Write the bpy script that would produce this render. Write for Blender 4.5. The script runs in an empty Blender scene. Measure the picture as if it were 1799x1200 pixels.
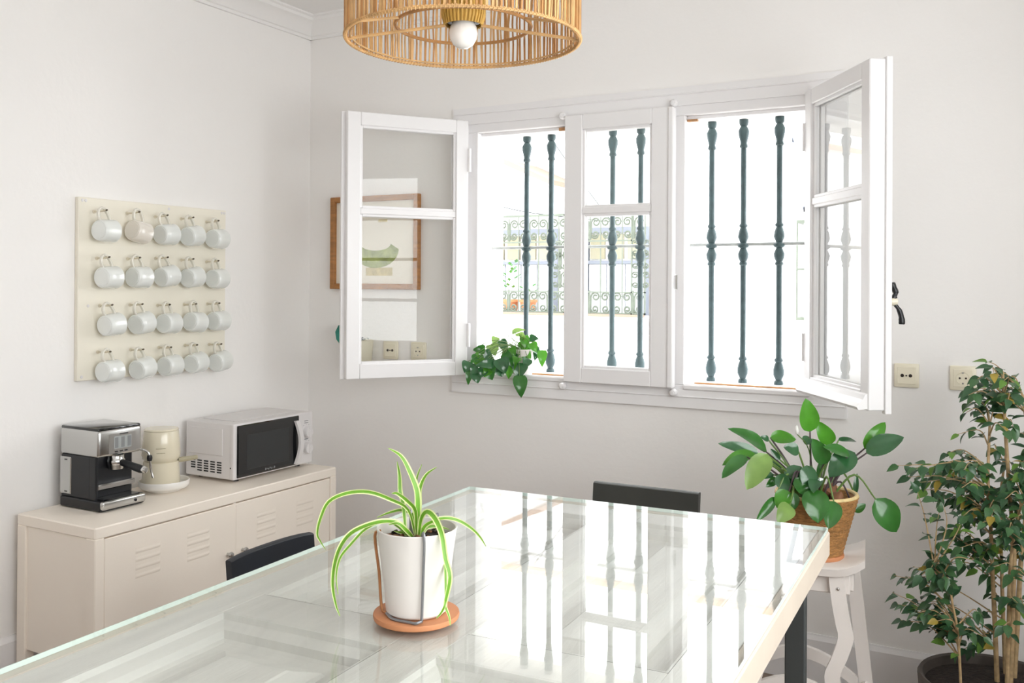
import bpy, bmesh, math, random
from mathutils import Vector, Matrix, Quaternion
random.seed(11)
scene = bpy.context.scene
C = scene.collection
# ------------------------------------------------------------------ camera, sky, exposure
cam_d = bpy.data.cameras.new('camera'); cam = bpy.data.objects.new('camera', cam_d); C.objects.link(cam)
cam_d.sensor_width = 36.0; cam_d.lens = 1653.4/1799*36.0
cam_d.shift_y = -104.8/1799; cam_d.clip_start = 0.02
YAW, PITCH, ROLL = -0.50449, 0.00351, 0.00602
_f = Vector((math.sin(YAW)*math.cos(PITCH), math.cos(YAW)*math.cos(PITCH), math.sin(PITCH)))
_r = Vector((math.cos(YAW), -math.sin(YAW), 0)); _u = _r.cross(_f)
_r2 = _r*math.cos(ROLL) + _u*math.sin(ROLL); _u2 = -_r*math.sin(ROLL) + _u*math.cos(ROLL)
cam.matrix_world = Matrix(((_r2.x,_u2.x,-_f.x,3.0412),(_r2.y,_u2.y,-_f.y,-3.4899),(_r2.z,_u2.z,-_f.z,1.4153),(0,0,0,1)))
scene.camera = cam
vs = scene.view_settings
vs.view_transform = 'Standard'; vs.look = 'None'; vs.gamma = 1.0; vs.use_curve_mapping = False
vs.exposure = 0.68
world = bpy.data.worlds.new('bright_overcast_sky'); scene.world = world; world.use_nodes = True
wb = world.node_tree.nodes['Background']
wb.inputs['Color'].default_value = (0.97, 0.985, 1.0, 1); wb.inputs['Strength'].default_value = 5.6
scene.cycles.max_bounces = 14; scene.cycles.diffuse_bounces = 10; scene.cycles.glossy_bounces = 5
scene.cycles.transparent_max_bounces = 24; scene.cycles.transmission_bounces = 8
scene.cycles.sample_clamp_indirect = 8.0
def portal(name, loc, rot, sx, sy):   # emits nothing itself: guides sky light through a real opening
    d = bpy.data.lights.new(name, 'AREA'); d.shape = 'RECTANGLE'; d.size = sx; d.size_y = sy
    d.cycles.is_portal = True
    o = bpy.data.objects.new(name, d); C.objects.link(o); o.location = loc; o.rotation_euler = rot
portal('window_back_daylight', (1.64, 0.31, 1.57), (math.radians(90), 0, math.pi), 1.5, 1.15)          # back window, looks into the room
portal('window_right_daylight_offscreen', (4.10, -2.75, 1.62), (math.radians(90), 0, math.radians(90)), 3.3, 1.4)  # window in the right wall

# ------------------------------------------------------------------ helpers
def lin(h):
    h = h.lstrip('#'); v = [int(h[i:i+2],16)/255 for i in (0,2,4)]
    return tuple((x/12.92 if x <= .04045 else ((x+.055)/1.055)**2.4) for x in v)
def mat(name, col, rough=.5, metal=0., var=0., vscale=8., bump=0., bscale=60., coat=0., spec=.5, stretch=None, trans=0., emit=None):
    m = bpy.data.materials.new(name); m.use_nodes = True; nt = m.node_tree; b = nt.nodes['Principled BSDF']
    c = lin(col) if isinstance(col, str) else col
    b.inputs['Base Color'].default_value = (*c, 1); b.inputs['Roughness'].default_value = rough
    b.inputs['Metallic'].default_value = metal; b.inputs['Coat Weight'].default_value = coat
    b.inputs['Specular IOR Level'].default_value = spec
    if var or bump:
        tc = nt.nodes.new('ShaderNodeTexCoord'); mp = nt.nodes.new('ShaderNodeMapping')
        nt.links.new(tc.outputs['Object'], mp.inputs['Vector'])
        if stretch: mp.inputs['Scale'].default_value = stretch
    if var:
        n = nt.nodes.new('ShaderNodeTexNoise'); n.inputs['Scale'].default_value = vscale; n.inputs['Detail'].default_value = 6
        nt.links.new(mp.outputs['Vector'], n.inputs['Vector'])
        r = nt.nodes.new('ShaderNodeValToRGB')
        r.color_ramp.elements[0].position = .3; r.color_ramp.elements[1].position = .7
        r.color_ramp.elements[0].color = (*[max(0,x*(1-var)) for x in c],1); r.color_ramp.elements[1].color = (*[min(1,x*(1+var*.6)) for x in c],1)
        nt.links.new(n.outputs['Fac'], r.inputs['Fac']); nt.links.new(r.outputs['Color'], b.inputs['Base Color'])
    if bump:
        n2 = nt.nodes.new('ShaderNodeTexNoise'); n2.inputs['Scale'].default_value = bscale; n2.inputs['Detail'].default_value = 4
        nt.links.new(mp.outputs['Vector'], n2.inputs['Vector'])
        bp = nt.nodes.new('ShaderNodeBump'); bp.inputs['Strength'].default_value = bump; bp.inputs['Distance'].default_value = .01
        nt.links.new(n2.outputs['Fac'], bp.inputs['Height']); nt.links.new(bp.outputs['Normal'], b.inputs['Normal'])
    if trans:   # thin leaf translucency
        t = nt.nodes.new('ShaderNodeBsdfTranslucent'); t.inputs['Color'].default_value = (*[min(1,x*1.6) for x in c],1)
        mx = nt.nodes.new('ShaderNodeMixShader'); mx.inputs[0].default_value = trans
        nt.links.new(b.outputs[0], mx.inputs[1]); nt.links.new(t.outputs[0], mx.inputs[2])
        nt.links.new(mx.outputs[0], nt.nodes['Material Output'].inputs['Surface'])
        if var: nt.links.new(r.outputs['Color'], t.inputs['Color'])
    return m
def glass(name, tint=(1,1,1), f0=.045, k=1.0):
    m = bpy.data.materials.new(name); m.use_nodes = True; nt = m.node_tree
    for n in list(nt.nodes):
        if n.type != 'OUTPUT_MATERIAL': nt.nodes.remove(n)
    out = nt.nodes['Material Output']
    lw = nt.nodes.new('ShaderNodeLayerWeight'); lw.inputs['Blend'].default_value = .5
    pw = nt.nodes.new('ShaderNodeMath'); pw.operation = 'POWER'; pw.inputs[1].default_value = 5
    nt.links.new(lw.outputs['Facing'], pw.inputs[0])
    mr = nt.nodes.new('ShaderNodeMath'); mr.operation = 'MULTIPLY_ADD'; mr.inputs[1].default_value = (1-f0)*k; mr.inputs[2].default_value = f0
    nt.links.new(pw.outputs[0], mr.inputs[0])
    t = nt.nodes.new('ShaderNodeBsdfTransparent'); t.inputs['Color'].default_value = (*tint, 1)
    g = nt.nodes.new('ShaderNodeBsdfGlossy'); g.inputs['Roughness'].default_value = .0
    mx = nt.nodes.new('ShaderNodeMixShader')
    nt.links.new(mr.outputs[0], mx.inputs[0]); nt.links.new(t.outputs[0], mx.inputs[1]); nt.links.new(g.outputs[0], mx.inputs[2])
    nt.links.new(mx.outputs[0], out.inputs['Surface'])
    return m
WM = {}   # world matrices by object name, for parenting
class MB:
    def __init__(s): s.bm = bmesh.new(); s.mi = 0
    def _add(s, vs_, fs, M=None):
        bv = [s.bm.verts.new(M @ Vector(v) if M else v) for v in vs_]
        for f in fs:
            try: s.bm.faces.new([bv[i] for i in f]).material_index = s.mi
            except ValueError: pass
        return s
    def box(s, x0, x1, y0, y1, z0, z1, bev=0., M=None, seg=1):
        t = bmesh.new()
        v = [t.verts.new((x,y,z)) for x in (x0,x1) for y in (y0,y1) for z in (z0,z1)]
        for f in ((0,1,3,2),(4,6,7,5),(0,4,5,1),(2,3,7,6),(0,2,6,4),(1,5,7,3)): t.faces.new([v[i] for i in f])
        if bev: bmesh.ops.bevel(t, geom=list(t.edges), offset=bev, segments=seg, profile=.5, affect='EDGES', clamp_overlap=True)
        t.verts.index_update()
        s._add([tuple(q.co) for q in t.verts], [[q.index for q in f.verts] for f in t.faces], M); t.free(); return s
    def lathe(s, prof, n=28, M=None, closed=False):   # prof: (r,h) along +z
        vs_ = []; fs = []
        rings = []
        for r, h in prof:
            if r < 1e-6: rings.append([len(vs_)]); vs_.append((0,0,h))
            else:
                rings.append(list(range(len(vs_), len(vs_)+n)))
                vs_ += [(r*math.cos(2*math.pi*i/n), r*math.sin(2*math.pi*i/n), h) for i in range(n)]
        for a, b in zip(rings, rings[1:]):
            for i in range(n):
                j = (i+1) % n
                if len(a) == 1 and len(b) == 1: continue
                if len(a) == 1: fs.append((a[0], b[j], b[i]))
                elif len(b) == 1: fs.append((a[i], a[j], b[0]))
                else: fs.append((a[i], a[j], b[j], b[i]))
        return s._add(vs_, fs, M)
    def tube(s, pts, r, n=8, caps=True, M=None, closed=False):
        pts = [Vector(p) for p in pts]; N = len(pts); vs_ = []; fs = []
        rr = r if isinstance(r, (list, tuple)) else [r]*N
        up = None
        for i, p in enumerate(pts):
            if closed: t = pts[(i+1) % N] - pts[i-1]
            else: t = pts[min(i+1,N-1)] - pts[max(i-1,0)]
            t.normalize()
            if up is None: up = Vector((0,0,1)) if abs(t.z) < .9 else Vector((1,0,0))
            a = t.cross(up)
            if a.length < 1e-5: a = t.orthogonal()
            a.normalize(); b = a.cross(t); up = b
            vs_ += [tuple(p + (a*math.cos(2*math.pi*k/n) + b*math.sin(2*math.pi*k/n))*rr[i]) for k in range(n)]
        for i in range(N if closed else N-1):
            o, q = i*n, ((i+1) % N)*n
            for k in range(n): fs.append((o+k, o+(k+1)%n, q+(k+1)%n, q+k))
        if caps and not closed: fs += [tuple(range(n))[::-1], tuple(range((N-1)*n, N*n))]
        return s._add(vs_, fs, M)
    def prism(s, poly, y0, y1, M=None):   # poly of (x,z), extruded along y
        n = len(poly)
        vs_ = [(x,y0,z) for x,z in poly] + [(x,y1,z) for x,z in poly]
        fs = [tuple(range(n)), tuple(range(2*n-1, n-1, -1))] + [(i, i+n, (i+1)%n+n, (i+1)%n) for i in range(n)]
        return s._add(vs_, fs, M)
    def strip(s, rows, M=None):   # grid of points, rows of equal length
        n = len(rows[0]); vs_ = [tuple(p) for r in rows for p in r]
        fs = [(i*n+j, i*n+j+1, (i+1)*n+j+1, (i+1)*n+j) for i in range(len(rows)-1) for j in range(n-1)]
        return s._add(vs_, fs, M)
    def mesh(s, name, mats, smooth=False, ang=40):
        bmesh.ops.recalc_face_normals(s.bm, faces=list(s.bm.faces))
        me = bpy.data.meshes.new(name); s.bm.to_mesh(me); s.bm.free()
        for m in (mats if isinstance(mats, (list, tuple)) else [mats]): me.materials.append(m)
        if smooth:
            me.polygons.foreach_set('use_smooth', [True]*len(me.polygons))
            me.set_sharp_from_angle(angle=math.radians(ang))
        return me
    def build(s, name, mats, parent=None, world=True, smooth=False, ang=40):
        return put(name, s.mesh(name, mats, smooth, ang), parent, Matrix() if world else None)
def put(name, me, parent=None, Mw=None, Ml=None):
    """link a mesh object; Mw = wanted world matrix (vertices in world space when identity), Ml = matrix local to the parent"""
    o = bpy.data.objects.new(name, me); C.objects.link(o)
    P = WM.get(parent.name, Matrix()) if parent else Matrix()
    if parent: o.parent = parent
    L = Ml if Ml is not None else (P.inverted() @ Mw if Mw is not None else Matrix())
    o.matrix_basis = L; WM[o.name] = P @ L
    return o
def root(name, loc, label=None, cat=None, group=None, rz=0., kind=None):
    o = bpy.data.objects.new(name, None); C.objects.link(o); o.empty_display_size = .05
    M = Matrix.Translation(loc) @ Matrix.Rotation(rz, 4, 'Z'); o.matrix_basis = M; WM[o.name] = M
    return tag(o, label, cat, group, kind)
def sub(o, parent):   # make an Empty a part of a thing, keeping its place
    o.parent = parent; o.matrix_basis = WM[parent.name].inverted() @ WM[o.name]
def tag(o, label=None, cat=None, group=None, kind=None):
    if label: o['label'] = label
    if cat: o['category'] = cat
    if group: o['group'] = group
    if kind: o['kind'] = kind
    return o
def spline(pts, n=6):
    pts = [Vector(p) for p in pts]; P = [pts[0]*2-pts[1]] + pts + [pts[-1]*2-pts[-2]]; out = []
    for i in range(1, len(P)-2):
        a, b, c, d = P[i-1:i+3]
        for k in range(n):
            t = k/n
            out.append(.5*((2*b) + (c-a)*t + (2*a-5*b+4*c-d)*t*t + (3*b-a-3*c+d)*t**3))
    return out + [pts[-1]]
def T(x, y, z): return Matrix.Translation((x, y, z))
def RX(a): return Matrix.Rotation(math.radians(a), 4, 'X')
def RY(a): return Matrix.Rotation(math.radians(a), 4, 'Y')
def RZ(a): return Matrix.Rotation(math.radians(a), 4, 'Z')
CAMP = Vector((3.04, -3.49, 1.415))

# ------------------------------------------------------------------ materials
M = dict(
    wall=mat('white_plaster', (.85,.835,.82), .85, bump=.08, bscale=45, var=.012, vscale=2),
    ceil=mat('ceiling_paint', (.83,.82,.81), .9, bump=.05, bscale=40),
    trim=mat('white_gloss_paint', (.80,.79,.795), .36, bump=.03, bscale=30),
    wood_raw=mat('bare_wood', '#b98a5e', .7, var=.25, vscale=30),
    floor=mat('brown_clay_floor', (.24,.17,.125), .35, var=.08, vscale=3),
    pane=glass('window_glass', (.985,.99,.985), .020, 1.0),
    tglass=glass('table_glass', (.985,.992,.988), .045, .75),
    tedge=mat('green_glass_edge', '#cfe0d9', .15, spec=.8),
    iron=mat('dark_green_iron', '#3d5154', .55, var=.22, vscale=40, bump=.15, bscale=120),
    rod=mat('weathered_iron', '#a5a9a7', .6, var=.2, vscale=30),
    steel=mat('brushed_steel', '#c6c6c4', .22, 1., stretch=(1,1,60), bump=.05, bscale=30),
    chrome=mat('polished_chrome', '#d8d8d6', .1, 1.),
    black=mat('black_plastic', '#14161a', .35, var=.1),
    blackgloss=mat('black_gloss', '#0c0e10', .08, coat=.5),
    screen=mat('dark_mesh_screen', '#2c2e2f', .3),
    mwwhite=mat('white_enamel_metal', '#dcd9d9', .35),
    cream=mat('cream_steel_paint', '#f2e9dd', .42, bump=.02, bscale=200),
    creamware=mat('cream_ware', '#d8d0ba', .22, coat=.3),
    lever=mat('olive_lever', '#a39c83', .4),
    dish=mat('white_dish', '#e6e4e0', .3),
    mug=mat('white_ceramic', '#e2e5e2', .14, coat=.5, spec=.6),
    mugcream=mat('ivory_ceramic', '#e2dcd2', .14, coat=.5, spec=.6),
    mughandle=mat('white_ceramic_handle', '#e2dfd4', .2),
    board=mat('cream_painted_board', '#e9e4d6', .55, var=.02, vscale=5, bump=.05, bscale=25),
    peg=mat('cream_peg', '#d8cfba', .4), pegtip=mat('dull_brass_tip', '#5e5446', .4, .7),
    door=mat('old_white_door_paint', '#d0cfc9', .38, var=.10, vscale=5, bump=.12, bscale=25, stretch=(7,.5,1)),
    tableedge=mat('cream_wood_edge', '#c6baab', .5, var=.04, vscale=12),
    legsteel=mat('charcoal_steel', '#3b3f3f', .45),
    chairnavy=mat('navy_black_leather', '#1d222a', .42, var=.15, vscale=12),
    chaircharcoal=mat('charcoal_leather', '#363733', .45, var=.12, vscale=10),
    stool=mat('white_lacquer', '#dfd9d4', .4, var=.02, vscale=6),
    basket=mat('woven_straw', '#b9854c', .75, var=.4, vscale=55, bump=.9, bscale=110, stretch=(1,1,3)),
    basketrim=mat('pale_straw', '#dcc48e', .8, var=.15, vscale=60),
    terracotta=mat('terracotta', '#bf8057', .7, var=.08, vscale=20),
    potwhite=mat('matt_white_pot', '#d8d3ce', .45),
    soil=mat('potting_soil', '#2c211b', .95, var=.6, vscale=60, bump=1., bscale=90),
    copper=mat('copper_wire', '#b07a52', .35, .6),
    wire=mat('grey_wire', '#8b8b8e', .35, .7),
    rattan=mat('rattan', '#d2a872', .6, var=.22, vscale=30),
    rattan2=mat('rattan_dark', '#b9864f', .65, var=.25, vscale=30),
    straw=mat('golden_straw', '#c9a04c', .6, var=.25, vscale=60, stretch=(3,3,.4)),
    bulb=mat('opal_glass', '#f3efea', .12, coat=.4),
    frame=mat('brown_wood_frame', '#a9743f', .5, var=.25, vscale=14, stretch=(1,1,6)),
    paper=mat('art_paper', '#e9e3d6', .8, var=.02),
    printgreen=mat('print_green', '#a3ae6a', .8, var=.3, vscale=25),
    printyellow=mat('print_yellow', '#cfbf8d', .8, var=.2, vscale=25),
    teal=mat('teal_leaf', '#3f8f80', .4),
    socket=mat('ivory_plastic', '#e6dfca', .3),
    hole=mat('dark_socket_hole', '#2b2019', .6),
    facade=mat('white_limewash', (.78,.78,.785), .9, var=.02, vscale=3),
    railiron=mat('grey_green_iron', '#4a5146', .6, var=.2, vscale=20),
    extwin=mat('pale_grey_window_paint', '#5f646e', .5),
    extglass=mat('curtained_glass', '#7a755f', .25, var=.25, vscale=3),
    shutterpaint=mat('shaded_white_paint', '#b4b6bd', .6), awningtile=mat('awning_tile', '#7d6658', .8), rooftile=mat('pale_roof_tile', '#b09a84', .8, var=.2, vscale=10),  # shutterpaint: white shutters, with their bluish-grey shade put into the base colour
    paving=mat('pale_paving', '#cfcac0', .8, var=.08, vscale=4),
    cable=mat('grey_cable', '#3c4042', .6),
    ficuspot=mat('dark_woven_pot', '#4c443e', .6, var=.4, vscale=10),
    bark=mat('tan_bark', '#b59a72', .8, var=.3, vscale=60),
    huskbrown=mat('brown_husk', '#7b5236', .7, var=.3, vscale=25),
    petiole=mat('green_stem', '#5f7d3c', .5), petioledark=mat('purple_stem', '#4b3d40', .5),
    logo=mat('grey_print', '#7d7f80', .6),
)
LEAF = [mat('leaf_green', '#38732f', .22, var=.22, vscale=14, trans=.25, coat=.4), mat('leaf_bright', '#4f932d', .25, var=.22, vscale=14, trans=.35, coat=.3),
        mat('leaf_deep', '#33633b', .2, var=.25, vscale=16, trans=.15, coat=.45), mat('leaf_pale', '#86a85a', .3, var=.2, vscale=16, trans=.35)]
FLEAF = [mat('fig_leaf_deep', '#365a3a', .3, var=.25, vscale=20, trans=.12), mat('fig_leaf_mid', '#4a7046', .3, var=.25, vscale=20, trans=.18),
         mat('fig_leaf_bright', '#6f9a45', .35, var=.2, vscale=20, trans=.3), mat('fig_leaf_yellow', '#b09a45', .4, var=.2, vscale=20, trans=.3)]
SLEAF = mat('spider_leaf_green', '#6da22f', .35, var=.15, vscale=12, trans=.28)
SEDGE = mat('spider_leaf_margin', '#d5dfa0', .4, trans=.25)
# ------------------------------------------------------------------ room shell
def struct(name, mb, m, label=None, **k):
    return tag(mb.build(name, m, **k), label, kind='structure')
XR, YF, ZC = 3.90, -5.60, 2.68
struct('floor', MB().box(-.25,4.1,-5.75,.3,-.12,0), M['floor'])
struct('ceiling', MB().box(-.25,4.1,-5.75,.3,ZC,ZC+.15), M['ceil'])
struct('wall_left', MB().box(-.25,0,-5.75,.3,-.1,ZC), M['wall'])
WX0, WX1, WZ0, WZ1 = .90, 2.385, 1.035, 2.075
w = MB(); w.box(-.05,WX0,0,.30,-.1,ZC); w.box(WX1,4.1,0,.30,-.1,ZC); w.box(WX0,WX1,0,.30,-.1,WZ0); w.box(WX0,WX1,0,.30,WZ1,ZC)
struct('wall_back', w, M['wall'])
RY0, RY1, RZ0, RZ1 = -4.40, -1.10, .92, 2.30
w = MB(); w.box(XR,XR+.2,-5.75,RY0,-.1,ZC); w.box(XR,XR+.2,RY1,.05,-.1,ZC); w.box(XR,XR+.2,RY0,RY1,-.1,RZ0); w.box(XR,XR+.2,RY0,RY1,RZ1,ZC)
struct('wall_right', w, M['wall'])
w = MB(); w.box(-.05,4.0,YF-.12,YF,-.1,ZC)
struct('wall_front', w, M['wall'])
# skirting and cornice
def skirt(h, t=.014): return [(0,0),(t,0),(t,h-.02),(t*.45,h-.006),(t*.3,h),(0,h)]
struct('baseboard_left', MB().prism(skirt(.213), -5.6, 0), M['trim'])
struct('baseboard_back', MB().prism(skirt(.172), 0, 3.9, RZ(-90)), M['trim'])
struct('baseboard_right', MB().prism(skirt(.172), 0, 5.6, T(3.9,0,0) @ RZ(180)), M['trim'])
cor = [(0,2.585),(.012,2.585),(.014,2.597),(.022,2.60),(.034,2.622),(.056,2.645),(.076,2.655),(.079,2.668),(.092,2.672),(.092,2.69),(0,2.69)]
struct('trim_1', MB().prism(cor, -5.6, 0), M['ceil'], smooth=True, ang=25)
struct('trim_2', MB().prism(cor, 0, 3.9, RZ(-90)), M['ceil'], smooth=True, ang=25)
struct('trim_3', MB().prism(cor, 0, 5.6, T(3.9,0,0) @ RZ(180)), M['ceil'], smooth=True, ang=25)

# ------------------------------------------------------------------ back window: casing, frame, three sashes
win = root('window_1', (1.64, 0, 1.0), 'white three-light casement window, both side sashes swung open into the room', kind='structure')
cx0, cx1, cz0, cz1, cw = .8275, 2.4717, .950, 2.180, .072
def casing(poly):   # (x,z) outline, a board proud of the wall with a small step
    b = MB().prism(poly, -.020, .004); return b
casing([(cx0,cz1),(cx1,cz1),(cx1-cw,cz1-cw),(cx0+cw,cz1-cw)]).build('casing_board', M['trim'], win)
casing([(cx0,cz0),(cx1,cz0),(cx1-cw,cz0+cw),(cx0+cw,cz0+cw)]).build('casing_board', M['trim'], win)
casing([(cx0,cz0),(cx0,cz1),(cx0+cw,cz1-cw),(cx0+cw,cz0+cw)]).build('casing_board', M['trim'], win)
casing([(cx1,cz0),(cx1,cz1),(cx1-cw,cz1-cw),(cx1-cw,cz0+cw)]).build('casing_board', M['trim'], win)
for x0,x1,z0,z1 in ((cx0+.004,cx1-.004,cz1-.030,cz1-.024),(cx0+.004,cx1-.004,cz0+.040,cz0+.046)):
    MB().box(x0,x1,-.0245,-.018,z0,z1,.002).build('casing_bead', M['trim'], win)
a, b_ = cx0+cw, cx1-cw
fr = dict(y0=-.012, y1=.062)
for nm,(x0,x1,z0,z1) in (('frame_jamb',(a-.004,a+.05,1.036,2.072)),('frame_jamb',(b_-.052,b_+.004,1.036,2.072)),('frame_head',(a-.004,b_+.004,2.072,2.115)),('frame_sill',(a-.004,b_+.004,.998,1.036))):
    MB().box(x0,x1,fr['y0'],fr['y1'],z0,z1,.003).build(nm, M['trim'], win)
for x0,x1 in ((1.378,1.440),(1.815,1.874)):
    MB().box(x0,x1,-.010,.060,1.036,2.072,.003).build('mullion', M['trim'], win)
for x0,x1 in ((a+.05,1.378),(1.874,b_-.052)):    # rebate strips and worn sill edge
    MB().box(x0,x1,.020,.058,2.058,2.073,.002).build('head_rebate', M['trim'], win)
    MB().box(x0,x1,-.026,.000,1.018,1.042,.006).build('sill_lip', M['trim'], win)
    MB().box(x0+.02,x1-.02,.056,.070,1.034,1.042,.002).build('worn_sill_strip', M['wood_raw'], win)
MB().box(1.325,1.372,.012,.022,2.055,2.068).build('worn_patch', M['wood_raw'], win)
MB().box(1.876,1.915,.012,.030,2.050,2.058).build('worn_patch', M['wood_raw'], win)
MB().box(.89,2.40,.064,.36,1.000,1.036,.004).build('stone_sill', M['facade'], win)
for x,z in ((1.366,2.107),(1.838,2.117),(1.372,1.006),(1.842,1.008)):   # small white bolt keepers
    k = MB(); k.lathe([(0,-.012),(.012,-.012),(.015,-.004),(.015,.006),(.010,.012),(0,.012)], 14, T(x,-.035,z) @ RX(90)); k.lathe([(0,-.016),(.006,-.016),(.006,.016),(0,.016)], 10, T(x,-.035,z) @ RX(90))
    k.box(x-.010,x+.010,-.030,-.008,z-.006,z+.006,.002)
    k.build('bolt_keeper', M['trim'], win, smooth=True)
def sash(parent, w, z0, z1, Mx, vis, st=.056, rt=.055, rb=.060, barz=1.715, thick=.046, bead=True):
    """frame of a casement in local x (0 hinge .. w free), y thickness, real z; vis = side with glazing beads"""
    h = thick/2; s = MB()
    s.box(0,st,-h,h,z0,z1,.003); s.box(w-st,w,-h,h,z0,z1,.003)
    s.box(st,w-st,-h,h,z1-rt,z1,.003); s.box(st,w-st,-h,h,z0,z0+rb,.003)
    s.box(st,w-st,-h*.85,h*.85,barz-.013,barz+.013,.003)
    for (c0,c1) in ((z0+rb,barz-.013),(barz+.013,z1-rt)):     # stepped glazing beads
        for q in (-1,1):
            y0_, y1_ = sorted((q*.006, q*(h-.008)))
            s.box(st-.002,st+.010,y0_,y1_,c0,c1,.002); s.box(w-st-.010,w-st+.002,y0_,y1_,c0,c1,.002)
            s.box(st+.010,w-st-.010,y0_,y1_,c0-.002,c0+.010,.002); s.box(st+.010,w-st-.010,y0_,y1_,c1-.010,c1+.002,.002)
    o = put('sash', s.mesh('sash', M['trim']), parent, Mw=Mx)
    for (c0,c1) in ((z0+rb,barz-.013),(barz+.013,z1-rt)):
        put('glass_pane', MB().box(st+.004,w-st-.004,-.0005,.0005,c0+.003,c1-.003).mesh('pane', M['pane']), o, Ml=Matrix())
    return o
# left sash: hinge at x=.905, swung back past the wall line
SL = T(.905,-.034,0) @ RZ(-126)
s1 = sash(win, .530, 1.028, 2.120, SL, 1); tag(s1, 'open left casement sash with two panes')
put('edge_strip', MB().box(.522,.545,-.030,-.012,1.026,2.122,.002).mesh('strip', M['trim']), s1, Ml=Matrix())
for z in (1.20,1.95): put('hinge', MB().lathe([(0,-.05),(.008,-.05),(.008,.05),(0,.05)],12,T(-.004,.024,z)).mesh('hinge', M['trim']), s1, Ml=Matrix())
SR = T(2.352,-.034,0) @ RZ(-56.5)
s2 = sash(win, .505, 1.040, 2.112, SR, -1, thick=.052); tag(s2, 'open right casement sash with drip rail and black lever handle')
put('edge_strip', MB().box(.490,.513,.024,.044,1.030,2.118,.002).mesh('strip', M['trim']), s2, Ml=Matrix())
dr = [(-.026,1.045),(-.055,1.043),(-.060,1.052),(-.052,1.064),(-.040,1.074),(-.034,1.088),(-.026,1.092)]
put('drip_rail', MB().prism(dr, .012, .500, Matrix(((0,1,0,0),(1,0,0,0),(0,0,1,0),(0,0,0,1)))).mesh('drip', M['trim']), s2, Ml=Matrix())
for z in (1.20,1.95): put('hinge', MB().lathe([(0,-.05),(.008,-.05),(.008,.05),(0,.05)],12,T(-.004,-.024,z)).mesh('hinge', M['trim']), s2, Ml=Matrix())
hb = MB(); hb.lathe([(0,0),(.014,0),(.014,.012),(.010,.034),(.013,.040),(.012,.052),(0,.056)], 16, T(.470,.026,1.372) @ RX(-90))
hub = put('handle_hub', hb.mesh('hub', M['socket'], True), s2, Ml=Matrix())
hl = MB(); hl.tube(spline([(.470,.070,1.385),(.467,.078,1.400),(.466,.070,1.418),(.466,.066,1.430)],4), [.007]*4+[.009]*4+[.010]*4+[.007], 10)
hl.tube(spline([(.470,.070,1.368),(.474,.086,1.345),(.474,.094,1.318),(.474,.094,1.302)],4), [.006]*4+[.008]*4+[.0095]*4+[.008], 10)
hl.tube([(.470,.066,1.366),(.470,.072,1.388)], .009, 10)
put('lever_handle', hl.mesh('lever', M['black'], True), s2, Ml=Matrix())
# middle sash, closed
s3 = sash(win, .449, 1.026, 2.102, T(1.384,-.034,0), -1, st=.078, rt=.060, rb=.060, thick=.044); tag(s3, 'closed middle sash with two panes')
put('astragal', MB().box(.440,.462,-.030,.006,1.026,2.100,.004).mesh('astragal', M['trim']), s3, Ml=Matrix())
put('latch_plate', MB().box(.464,.474,-.012,-.004,1.40,1.46,.003).mesh('latch', M['chrome']), s3, Ml=Matrix())

# iron grille outside
gr = root('window_grille', (1.64,.20,1.036), 'dark green iron window grille of turned upright bars with a thin cross rod', 'window grille')
sh = .0115
bp = [(0,0),(.0175,0),(.0185,.006),(.017,.014),(.012,.018),(.014,.024),(.0205,.038),(.0215,.056),(.017,.076),(.012,.088),(.0165,.092),(.0165,.098),(sh,.104)]
bp += [(sh,.462),(.0165,.466),(.0165,.472),(.013,.478),(.0195,.492),(.0215,.508),(.014,.526),(.012,.531),(.021,.535),(.0225,.541),(.021,.547),(.012,.552),(.014,.556),(.0215,.574),(.0195,.590),(.015,.606),(.012,.612),(.0165,.617),(.0165,.622),(sh,.628)]
bp += [(sh,.926),(.0165,.930),(.0165,.936),(.013,.944),(.015,.954),(.0205,.976),(.0215,.994),(.016,1.006),(.012,1.012),(.0175,1.018),(.0185,1.030),(.0175,1.040),(0,1.040)]
bm_ = MB().lathe(bp, 14).mesh('turned_bar', M['iron'], True, 50)
for x in (1.076,1.198,1.345,1.488,1.614,1.765,1.917,2.045,2.185,2.31): put('turned_bar', bm_, gr, T(x,.20,1.0355))
MB().tube([(.902,.20,1.582),(2.384,.20,1.582)], .0068, 8).build('cross_rod', M['rod'], gr)

# right-wall window (glazed in small panes, reflected in the open sash)
rw = root('window_2', (3.9,-2.75,.92), 'white small-paned window in the side wall', kind='structure')
for nm,(y0,y1,z0,z1) in (('frame_jamb',(RY0,RY0+.06,RZ0,RZ1)),('frame_jamb',(RY1-.06,RY1,RZ0,RZ1)),('frame_head',(RY0,RY1,RZ1-.06,RZ1)),('frame_sill',(RY0,RY1,RZ0,RZ0+.06)),('mullion',(-2.78,-2.72,RZ0,RZ1))):
    MB().box(3.93,3.99,y0,y1,z0,z1,.003).build(nm, M['trim'], rw)
for y0,y1 in ((RY0+.06,-2.78),(-2.72,RY1-.06)):
    MB().box(3.945,3.975,(y0+y1)/2-.012,(y0+y1)/2+.012,RZ0+.06,RZ1-.06).build('muntin', M['trim'], rw)
    for k in range(1,4):
        z = RZ0+.06+(RZ1-RZ0-.12)*k/4; MB().box(3.945,3.975,y0,y1,z-.012,z+.012).build('muntin', M['trim'], rw)
    MB().box(3.959,3.961,y0,y1,RZ0+.06,RZ1-.06).build('glass_pane', M['pane'], rw)
MB().box(3.84,3.96,RY0-.05,RY1+.05,RZ0-.03,RZ0,.006).build('window_sill', M['trim'], rw)
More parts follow.
